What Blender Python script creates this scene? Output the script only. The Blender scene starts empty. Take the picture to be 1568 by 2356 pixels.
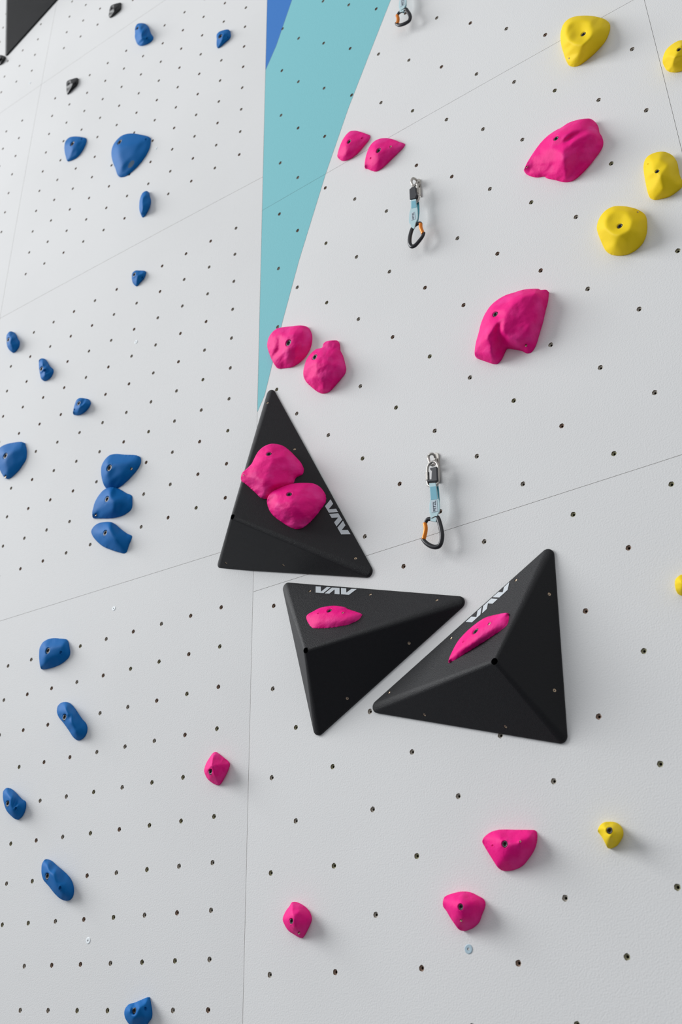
import bpy, bmesh, math, random
import numpy as np
from mathutils import Vector, Matrix, noise
from mathutils.geometry import delaunay_2d_cdt
from mathutils.bvhtree import BVHTree
random.seed(4)
scene = bpy.context.scene
COL = scene.collection

# ---------------------------------------------------------------- camera, world, lights, exposure
CAM_F = 2315.279
CAM_C = [1.5872, -1.76478, 1.6]
CAM_R = [[0.79872, 0.601476, -0.016502], [-0.278976, 0.345882, -0.895845], [-0.533122, 0.720133, 0.44406]]
cam_d = bpy.data.cameras.new('camera'); cam = bpy.data.objects.new('camera', cam_d); COL.objects.link(cam)
cam_d.sensor_fit = 'HORIZONTAL'; cam_d.sensor_width = 24.0
cam_d.lens = CAM_F / 1568.0 * 24.0
cam_d.clip_start = 0.05
_R = CAM_R
cam.matrix_world = Matrix(((_R[0][0], -_R[1][0], -_R[2][0], CAM_C[0]), (_R[0][1], -_R[1][1], -_R[2][1], CAM_C[1]),
                           (_R[0][2], -_R[1][2], -_R[2][2], CAM_C[2]), (0, 0, 0, 1)))
cam_d.dof.use_dof = True; cam_d.dof.focus_distance = 2.3; cam_d.dof.aperture_fstop = 4.5
scene.camera = cam
scene.view_settings.view_transform = 'Standard'; scene.view_settings.look = 'None'
scene.view_settings.gamma = 1.0; scene.view_settings.use_curve_mapping = False
scene.view_settings.exposure = 0.0

world = bpy.data.worlds.new('world'); scene.world = world; world.use_nodes = True
bg = world.node_tree.nodes['Background']
bg.inputs[0].default_value = (0.93, 0.96, 1.0, 1); bg.inputs[1].default_value = 0.43

def area(name, loc, target, sx, sy, power, color):
    d = bpy.data.lights.new(name, 'AREA'); d.shape = 'RECTANGLE'; d.size = sx; d.size_y = sy
    d.energy = power; d.color = color
    o = bpy.data.objects.new(name, d); COL.objects.link(o); o.location = loc
    o.rotation_euler = (Vector(target) - Vector(loc)).to_track_quat('-Z', 'Y').to_euler()
    return o
area('window_light', (-14.0, -8.2, 10.8), (0.3, 0, 2.6), 10.5, 9.5, 3350, (0.97, 0.985, 1.0))
area('hall_light', (1.5, -5.0, 6.5), (0.4, 0, 2.6), 5.0, 3.0, 40, (1.0, 0.985, 0.96))

# ---------------------------------------------------------------- materials
def mat(name, col, rough=0.6, metal=0.0, bump=None, spec=0.5, vary=None):
    m = bpy.data.materials.new(name); m.use_nodes = True; nt = m.node_tree; b = nt.nodes['Principled BSDF']
    b.inputs['Base Color'].default_value = (*col, 1); b.inputs['Roughness'].default_value = rough
    b.inputs['Metallic'].default_value = metal; b.inputs['Specular IOR Level'].default_value = spec
    tc = nt.nodes.new('ShaderNodeTexCoord')
    if bump:
        last = None
        for sc, st, dist in bump:
            n = nt.nodes.new('ShaderNodeTexNoise'); n.inputs['Scale'].default_value = sc; n.inputs['Detail'].default_value = 3
            nt.links.new(tc.outputs['Object'], n.inputs['Vector'])
            bp = nt.nodes.new('ShaderNodeBump'); bp.inputs['Strength'].default_value = st; bp.inputs['Distance'].default_value = dist
            nt.links.new(n.outputs['Fac'], bp.inputs['Height'])
            if last: nt.links.new(last.outputs['Normal'], bp.inputs['Normal'])
            last = bp
        nt.links.new(last.outputs['Normal'], b.inputs['Normal'])
    if vary:
        sc, c2, lo, hi = vary
        n = nt.nodes.new('ShaderNodeTexNoise'); n.inputs['Scale'].default_value = sc; n.inputs['Detail'].default_value = 5
        nt.links.new(tc.outputs['Object'], n.inputs['Vector'])
        r = nt.nodes.new('ShaderNodeValToRGB'); r.color_ramp.elements[0].position = lo; r.color_ramp.elements[1].position = hi
        r.color_ramp.elements[0].color = (*col, 1); r.color_ramp.elements[1].color = (*c2, 1)
        nt.links.new(n.outputs['Fac'], r.inputs['Fac']); nt.links.new(r.outputs['Color'], b.inputs['Base Color'])
    return m
WB = [(300, 0.42, 0.0012), (110, 0.06, 0.002)]
M = dict(
    wall=mat('white_textured_paint', (0.79, 0.79, 0.785), 0.75, bump=WB, spec=0.3, vary=(1.7, (0.765, 0.765, 0.76), 0.4, 0.65)),
    teal=mat('teal_textured_paint', (0.22, 0.565, 0.615), 0.72, bump=WB, spec=0.3),
    blue_paint=mat('blue_textured_paint', (0.035, 0.19, 0.56), 0.72, bump=WB, spec=0.3),
    line=mat('dark_groove_line', (0.12, 0.13, 0.13), 0.8),  # flat dark groove line along the teal and blue borders
    edge=mat('panel_plywood_edge', (0.33, 0.27, 0.2), 0.8),
    back=mat('dark_backing', (0.16, 0.155, 0.15), 0.9),
    ply=mat('plywood_hole_side', (0.30, 0.22, 0.15), 0.8),
    nut_a=mat('zinc_tnut', (0.50, 0.47, 0.41), 0.6, 0.2),
    nut_b=mat('brownish_tnut', (0.36, 0.25, 0.19), 0.6, 0.2),
    nut_c=mat('olive_zinc_tnut', (0.36, 0.35, 0.22), 0.6, 0.2),
    nutdark=mat('tnut_thread_dark', (0.06, 0.05, 0.04), 0.7),
    p=mat('pink_polyurethane', (0.90, 0.0, 0.235), 0.6, bump=[(420, 0.35, 0.0008), (60, 0.45, 0.003), (18, 0.3, 0.005)], spec=0.22, vary=(22, (0.93, 0.045, 0.34), 0.5, 0.8)),
    b=mat('blue_polyurethane', (0.0, 0.135, 0.43), 0.6, bump=[(480, 0.35, 0.0008)], spec=0.16),
    y=mat('yellow_polyurethane', (0.90, 0.645, 0.008), 0.6, bump=[(480, 0.3, 0.0008)], spec=0.2),
    k=mat('black_polyurethane', (0.012, 0.012, 0.013), 0.5, bump=[(480, 0.3, 0.0008)], spec=0.5),
    vol=mat('black_grained_volume', (0.0065, 0.0067, 0.0085), 0.5, bump=[(650, 0.7, 0.0012)], spec=0.3),
    logo=mat('pale_grey_print', (0.56, 0.60, 0.63), 0.6),
    bolt=mat('black_oxide_steel', (0.06, 0.058, 0.062), 0.4, 0.5),
    hex=mat('socket_dark', (0.006, 0.006, 0.006), 0.6),
    screw=mat('yellow_zinc_screw', (0.62, 0.47, 0.33), 0.4, 0.6),
    wscrew=mat('pale_blue_screw_cap', (0.42, 0.56, 0.64), 0.45, 0.0),
    wscrew2=mat('white_screw_cap', (0.90, 0.95, 0.97), 0.5, 0.0),
    mark=mat('grey_worn_sticker', (0.055, 0.12, 0.20), 0.7),
    worn=mat('worn_grey_rub', (0.17, 0.20, 0.27), 0.7),
    steel=mat('steel', (0.46, 0.44, 0.41), 0.36, 0.9),
    rubber=mat('black_rubber', (0.022, 0.024, 0.03), 0.5),
    alu=mat('black_anodised', (0.022, 0.022, 0.026), 0.28, 0.3),
    orange=mat('orange_anodised', (0.80, 0.22, 0.005), 0.3, 0.25),
    web=mat('pale_cyan_webbing', (0.50, 0.68, 0.72), 0.8, bump=[(900, 0.4, 0.0005)]),
    webblue=mat('blue_webbing', (0.20, 0.46, 0.56), 0.8, bump=[(900, 0.4, 0.0005)]),
    webdark=mat('teal_webbing', (0.03, 0.22, 0.28), 0.8),
    tag=mat('pale_label', (0.52, 0.62, 0.68), 0.7), ink=mat('dark_ink', (0.03, 0.045, 0.07), 0.7),
    floor=mat('grey_crash_mat', (0.10, 0.11, 0.13), 0.8))

# ---------------------------------------------------------------- helpers
DIH = 0.050478
cd, sd = math.cos(DIH), math.sin(DIH)
def frame(o, e1, e2, n):
    return Matrix(((e1[0], e2[0], n[0], o[0]), (e1[1], e2[1], n[1], o[1]), (e1[2], e2[2], n[2], o[2]), (0, 0, 0, 1)))
FR = {'R': frame((0, 0, 0), (1, 0, 0), (0, 0, 1), (0, -1, 0)),
      'L': frame((0, 0, 0), (cd, sd, 0), (0, 0, 1), (sd, -cd, 0))}
def link(name, me, parent=None, matrix=None):
    o = bpy.data.objects.new(name, me); COL.objects.link(o)
    if parent: o.parent = parent
    if matrix is not None:
        if parent: o.matrix_local = matrix
        else: o.matrix_world = matrix
    return o
def mesh(name, v, f, mats, mi=None, smooth=False):
    me = bpy.data.meshes.new(name); me.from_pydata([tuple(p) for p in v], [], f)
    for m in (mats if isinstance(mats, (list, tuple)) else [mats]): me.materials.append(m)
    if mi: me.polygons.foreach_set('material_index', mi)
    if smooth: me.polygons.foreach_set('use_smooth', [True] * len(f))
    me.update(); return me
def fixn(me):
    bm = bmesh.new(); bm.from_mesh(me); bmesh.ops.recalc_face_normals(bm, faces=bm.faces); bm.to_mesh(me); bm.free(); return me
def tag(o, label, cat, group=None):
    o['label'] = label; o['category'] = cat
    if group: o['group'] = group
def empty(name, matrix):
    o = bpy.data.objects.new(name, None); COL.objects.link(o); o.empty_display_size = 0.05; o.matrix_world = matrix; return o
def inside(x, y, poly):
    r = False; n = len(poly)
    for i in range(n):
        x1, y1 = poly[i]; x2, y2 = poly[i - 1]
        if (y1 > y) != (y2 > y) and x < (x2 - x1) * (y - y1) / (y2 - y1) + x1: r = not r
    return r
def lathe(prof, n=20, mats=None, mi=None):
    """profile (r, z) rings, closed with centre caps if r == 0"""
    v = []; f = []; m = []; rings = []
    for r, z in prof:
        if r == 0: rings.append([len(v)]); v.append((0, 0, z))
        else:
            rings.append(list(range(len(v), len(v) + n)))
            v += [(r * math.cos(2 * math.pi * i / n), r * math.sin(2 * math.pi * i / n), z) for i in range(n)]
    for k, (a, b) in enumerate(zip(rings, rings[1:])):
        for i in range(n):
            j = (i + 1) % n
            if len(a) == 1 and len(b) == 1: continue
            if len(a) == 1: f.append((a[0], b[j], b[i]))
            elif len(b) == 1: f.append((a[i], a[j], b[0]))
            else: f.append((a[i], a[j], b[j], b[i]))
            m.append(mi[k] if mi else 0)
    return v, f, m
def tube(path, rad, closed=False, n=12, flat=1.0, nrm=None):
    P = [Vector(p) for p in path]; N = len(P); v = []; f = []
    rad = rad if isinstance(rad, (list, tuple)) else [rad] * N
    up = Vector(nrm or (0, 0, 1))
    for i, p in enumerate(P):
        a = P[(i - 1) % N] if (closed or i > 0) else P[0]; b = P[(i + 1) % N] if (closed or i < N - 1) else P[-1]
        t = (b - a).normalized(); s = t.cross(up)
        if s.length < 1e-4: s = t.cross(Vector((1, 0, 0)))
        s.normalize(); w = s.cross(t).normalized()
        for k in range(n):
            an = 2 * math.pi * k / n
            v.append(p + s * (math.cos(an) * rad[i]) + w * (math.sin(an) * rad[i] * flat))
    for i in range(N if closed else N - 1):
        j = (i + 1) % N
        for k in range(n):
            l = (k + 1) % n; f.append((i * n + k, i * n + l, j * n + l, j * n + k))
    if not closed: f.append(tuple(range(n))[::-1]); f.append(tuple((N - 1) * n + k for k in range(n)))
    return v, f
def spline(pts, closed=True, sub=5):
    P = [Vector(p) for p in pts]; n = len(P); out = []
    for i in range(n if closed else n - 1):
        p0 = P[(i - 1) % n] if closed or i > 0 else P[i]; p1 = P[i]; p2 = P[(i + 1) % n]; p3 = P[(i + 2) % n] if closed or i < n - 2 else p2
        # centripetal Catmull-Rom
        t0 = 0; t1 = t0 + max((p1 - p0).length, 1e-6) ** .5; t2 = t1 + max((p2 - p1).length, 1e-6) ** .5; t3 = t2 + max((p3 - p2).length, 1e-6) ** .5
        for k in range(sub):
            t = t1 + (t2 - t1) * k / sub
            a1 = p0 * ((t1 - t) / (t1 - t0)) + p1 * ((t - t0) / (t1 - t0)); a2 = p1 * ((t2 - t) / (t2 - t1)) + p2 * ((t - t1) / (t2 - t1)); a3 = p2 * ((t3 - t) / (t3 - t2)) + p3 * ((t - t2) / (t3 - t2))
            b1 = a1 * ((t2 - t) / (t2 - t0)) + a2 * ((t - t0) / (t2 - t0)); b2 = a2 * ((t3 - t) / (t3 - t1)) + a3 * ((t - t1) / (t3 - t1))
            out.append(b1 * ((t2 - t) / (t2 - t1)) + b2 * ((t - t1) / (t2 - t1)))
    if not closed: out.append(P[-1])
    return out
def prism(poly, z0, z1):
    n = len(poly); v = [(p[0], p[1], z0) for p in poly] + [(p[0], p[1], z1) for p in poly]
    return v, [tuple(range(n))[::-1], tuple(range(n, 2 * n))] + [(i, (i + 1) % n, n + (i + 1) % n, n + i) for i in range(n)]

# ---------------------------------------------------------------- measured tables (millimetres on each wall's plane)
PANELS_L=[[[0.0,468.5],[0.0,916.6],[0.0,1364.4],[0.0,1792.2],[0.0,2236.5],[0.0,2689.5],[-210.6,2689.9],[-419.7,2690.3],[-628.1,2690.6],[-835.2,2691.0],[-1041.0,2691.4],[-1245.2,2691.8],[-1233.8,2244.5],[-1216.0,1807.9],[-1192.7,1386.3],[-1195.0,941.7],[-1201.8,489.0],[-1206.2,0.0],[0.0,0.0]],[[0.0,2901.0],[0.0,3112.4],[0.0,3323.5],[0.0,3533.8],[0.0,3743.0],[0.0,3950.9],[-208.7,3952.8],[-418.2,3954.0],[-627.6,3954.5],[-836.4,3954.4],[-1044.5,3953.7],[-1251.5,3952.5],[-1252.6,3743.1],[-1253.0,3533.0],[-1252.4,3322.4],[-1251.0,3111.8],[-1248.6,2901.4],[-1245.2,2691.8],[-1041.0,2691.4],[-835.2,2691.0],[-628.1,2690.6],[-419.7,2690.3],[-210.6,2689.9],[0.0,2689.5]],[[0.0,4157.3],[0.0,4361.9],[0.0,4564.4],[0.0,4764.7],[0.0,4962.5],[0.0,5157.7],[-198.4,5165.2],[-404.7,5171.2],[-611.4,5175.8],[-818.3,5179.1],[-1025.0,5181.3],[-1231.4,5182.4],[-1236.1,4981.8],[-1240.4,4779.2],[-1244.1,4574.8],[-1247.2,4368.7],[-1249.7,4161.2],[-1251.5,3952.5],[-1044.5,3953.7],[-836.4,3954.4],[-627.6,3954.5],[-418.2,3954.0],[-208.7,3952.8],[0.0,3950.9]],[[0.0,5351.2],[0.0,5554.6],[0.0,5763.4],[0.0,5972.3],[0.0,6181.2],[0.0,6390.3],[-192.0,6384.4],[-394.4,6376.8],[-595.5,6366.9],[-794.7,6354.0],[-991.3,6337.1],[-1194.1,6342.7],[-1201.2,6155.7],[-1208.0,5966.0],[-1214.4,5773.7],[-1220.5,5579.0],[-1226.1,5381.8],[-1231.4,5182.4],[-1025.0,5181.3],[-818.3,5179.1],[-611.4,5175.8],[-404.7,5171.2],[-198.4,5165.2],[0.0,5157.7]],[[-1201.8,489.0],[-1195.0,941.7],[-1192.7,1386.3],[-1216.0,1807.9],[-1233.8,2244.5],[-1245.2,2691.8],[-1447.9,2692.1],[-1652.0,2692.3],[-1860.1,2692.4],[-2068.1,2692.4],[-2275.8,2692.5],[-2483.5,2692.5],[-2479.8,2243.6],[-2475.4,1795.6],[-2470.5,1348.9],[-2465.3,903.3],[-2459.8,458.9],[-2454.2,0.0],[-1206.2,0.0]],[[-1248.6,2901.4],[-1251.0,3111.8],[-1252.4,3322.4],[-1253.0,3533.0],[-1252.6,3743.1],[-1251.5,3952.5],[-1457.7,3950.8],[-1662.5,3948.6],[-1865.8,3946.0],[-2071.5,3945.0],[-2279.5,3945.1],[-2487.2,3945.1],[-2487.6,3736.6],[-2487.5,3527.8],[-2487.0,3318.9],[-2486.1,3110.0],[-2484.9,2901.2],[-2483.5,2692.5],[-2275.8,2692.5],[-2068.1,2692.4],[-1860.1,2692.4],[-1652.0,2692.3],[-1447.9,2692.1],[-1245.2,2691.8]],[[-1249.7,4161.2],[-1247.2,4368.7],[-1244.1,4574.8],[-1240.4,4779.2],[-1236.1,4981.8],[-1231.4,5182.4],[-1437.5,5182.4],[-1642.8,5181.5],[-1847.2,5179.6],[-2050.3,5176.9],[-2252.2,5173.5],[-2463.9,5179.2],[-2471.5,4978.0],[-2477.2,4774.3],[-2481.3,4568.6],[-2484.2,4361.6],[-2486.1,4153.7],[-2487.2,3945.1],[-2279.5,3945.1],[-2071.5,3945.0],[-1865.8,3946.0],[-1662.5,3948.6],[-1457.7,3950.8],[-1251.5,3952.5]],[[-1226.1,5381.8],[-1220.5,5579.0],[-1214.4,5773.7],[-1208.0,5966.0],[-1201.2,6155.7],[-1194.1,6342.7],[-1397.6,6347.9],[-1600.8,6351.5],[-1803.6,6353.8],[-2005.8,6354.8],[-2207.2,6354.6],[-2407.8,6353.1],[-2417.0,6161.0],[-2425.7,5966.6],[-2433.6,5770.1],[-2440.8,5571.7],[-2453.6,5377.7],[-2463.9,5179.2],[-2252.2,5173.5],[-2050.3,5176.9],[-1847.2,5179.6],[-1642.8,5181.5],[-1437.5,5182.4],[-1231.4,5182.4]]]
PANELS_R=[[[0.0,0.0],[1220.7,0.0],[1218.6,446.2],[1215.2,874.6],[1216.7,1293.9],[1223.5,1708.7],[1228.1,2130.4],[1231.7,2556.5],[1029.7,2555.1],[825.3,2553.9],[619.5,2552.9],[412.8,2552.0],[206.0,2551.2],[0.0,2550.5],[0.0,2122.1],[0.0,1703.3],[0.0,1295.6],[0.0,868.8],[0.0,442.3]],[[0.0,2550.5],[206.0,2551.2],[412.8,2552.0],[619.5,2552.9],[825.3,2553.9],[1029.7,2555.1],[1231.7,2556.5],[1231.7,2765.5],[1230.9,2974.2],[1229.2,3182.2],[1226.9,3388.9],[1223.9,3594.0],[1220.4,3797.1],[1022.0,3802.4],[820.6,3806.3],[617.2,3809.1],[412.3,3811.0],[206.5,3811.9],[0.0,3812.0],[0.0,3603.6],[0.0,3394.0],[0.0,3183.5],[0.0,2972.5],[0.0,2761.3]],[[0.0,3812.0],[206.5,3811.9],[412.3,3811.0],[617.2,3809.1],[820.6,3806.3],[1022.0,3802.4],[1220.4,3797.1],[1216.4,3997.6],[1212.0,4195.7],[1213.4,4401.1],[1215.4,4608.2],[1216.9,4815.3],[1218.1,5022.3],[1015.3,5020.7],[812.7,5018.1],[610.6,5014.3],[409.3,5008.8],[208.5,5015.8],[0.0,5021.2],[0.0,4825.2],[0.0,4626.9],[0.0,4426.2],[0.0,4223.4],[0.0,4018.5]],[[0.0,5021.2],[208.5,5015.8],[409.3,5008.8],[610.6,5014.3],[812.7,5018.1],[1015.3,5020.7],[1218.1,5022.3],[1219.1,5229.8],[1219.9,5437.2],[1220.6,5644.7],[1221.2,5852.3],[1221.8,6059.8],[1222.2,6267.4],[1018.6,6265.6],[815.2,6263.3],[612.1,6260.2],[409.3,6256.3],[207.0,6251.0],[0.0,6243.9],[0.0,6034.7],[0.0,5825.2],[0.0,5615.5],[0.0,5405.7],[0.0,5214.8]],[[1220.7,0.0],[2468.5,0.0],[2470.2,426.9],[2471.5,852.4],[2472.1,1278.5],[2472.1,1705.0],[2471.2,2131.6],[2469.2,2557.8],[2262.5,2557.8],[2055.8,2557.8],[1849.1,2557.7],[1642.6,2557.6],[1436.0,2557.3],[1231.7,2556.5],[1228.1,2130.4],[1223.5,1708.7],[1216.7,1293.9],[1215.2,874.6],[1218.6,446.2]],[[1231.7,2556.5],[1436.0,2557.3],[1642.6,2557.6],[1849.1,2557.7],[2055.8,2557.8],[2262.5,2557.8],[2469.2,2557.8],[2467.8,2765.6],[2465.9,2973.0],[2463.6,3180.0],[2460.7,3386.4],[2457.3,3592.1],[2453.1,3796.7],[2244.3,3795.2],[2034.9,3793.0],[1824.5,3789.8],[1612.4,3784.5],[1416.8,3790.2],[1220.4,3797.1],[1223.9,3594.0],[1226.9,3388.9],[1229.2,3182.2],[1230.9,2974.2],[1231.7,2765.5]],[[1220.4,3797.1],[1416.8,3790.2],[1612.4,3784.5],[1824.5,3789.8],[2034.9,3793.0],[2244.3,3795.2],[2453.1,3796.7],[2448.2,3999.8],[2442.3,4201.2],[2436.4,4401.7],[2440.7,4609.6],[2444.1,4817.3],[2446.7,5025.0],[2241.8,5025.0],[2037.0,5024.8],[1832.2,5024.6],[1627.4,5024.1],[1422.7,5023.4],[1218.1,5022.3],[1216.9,4815.3],[1215.4,4608.2],[1213.4,4401.1],[1212.0,4195.7],[1216.4,3997.6]],[[1218.1,5022.3],[1422.7,5023.4],[1627.4,5024.1],[1832.2,5024.6],[2037.0,5024.8],[2241.8,5025.0],[2446.7,5025.0],[2448.9,5233.0],[2450.7,5440.9],[2452.3,5648.7],[2453.6,5856.6],[2454.7,6064.4],[2455.7,6272.2],[2250.1,6271.8],[2044.4,6271.3],[1838.8,6270.7],[1633.2,6269.9],[1427.7,6268.8],[1222.2,6267.4],[1221.8,6059.8],[1221.2,5852.3],[1220.6,5644.7],[1219.9,5437.2],[1219.1,5229.8]]]
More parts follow.
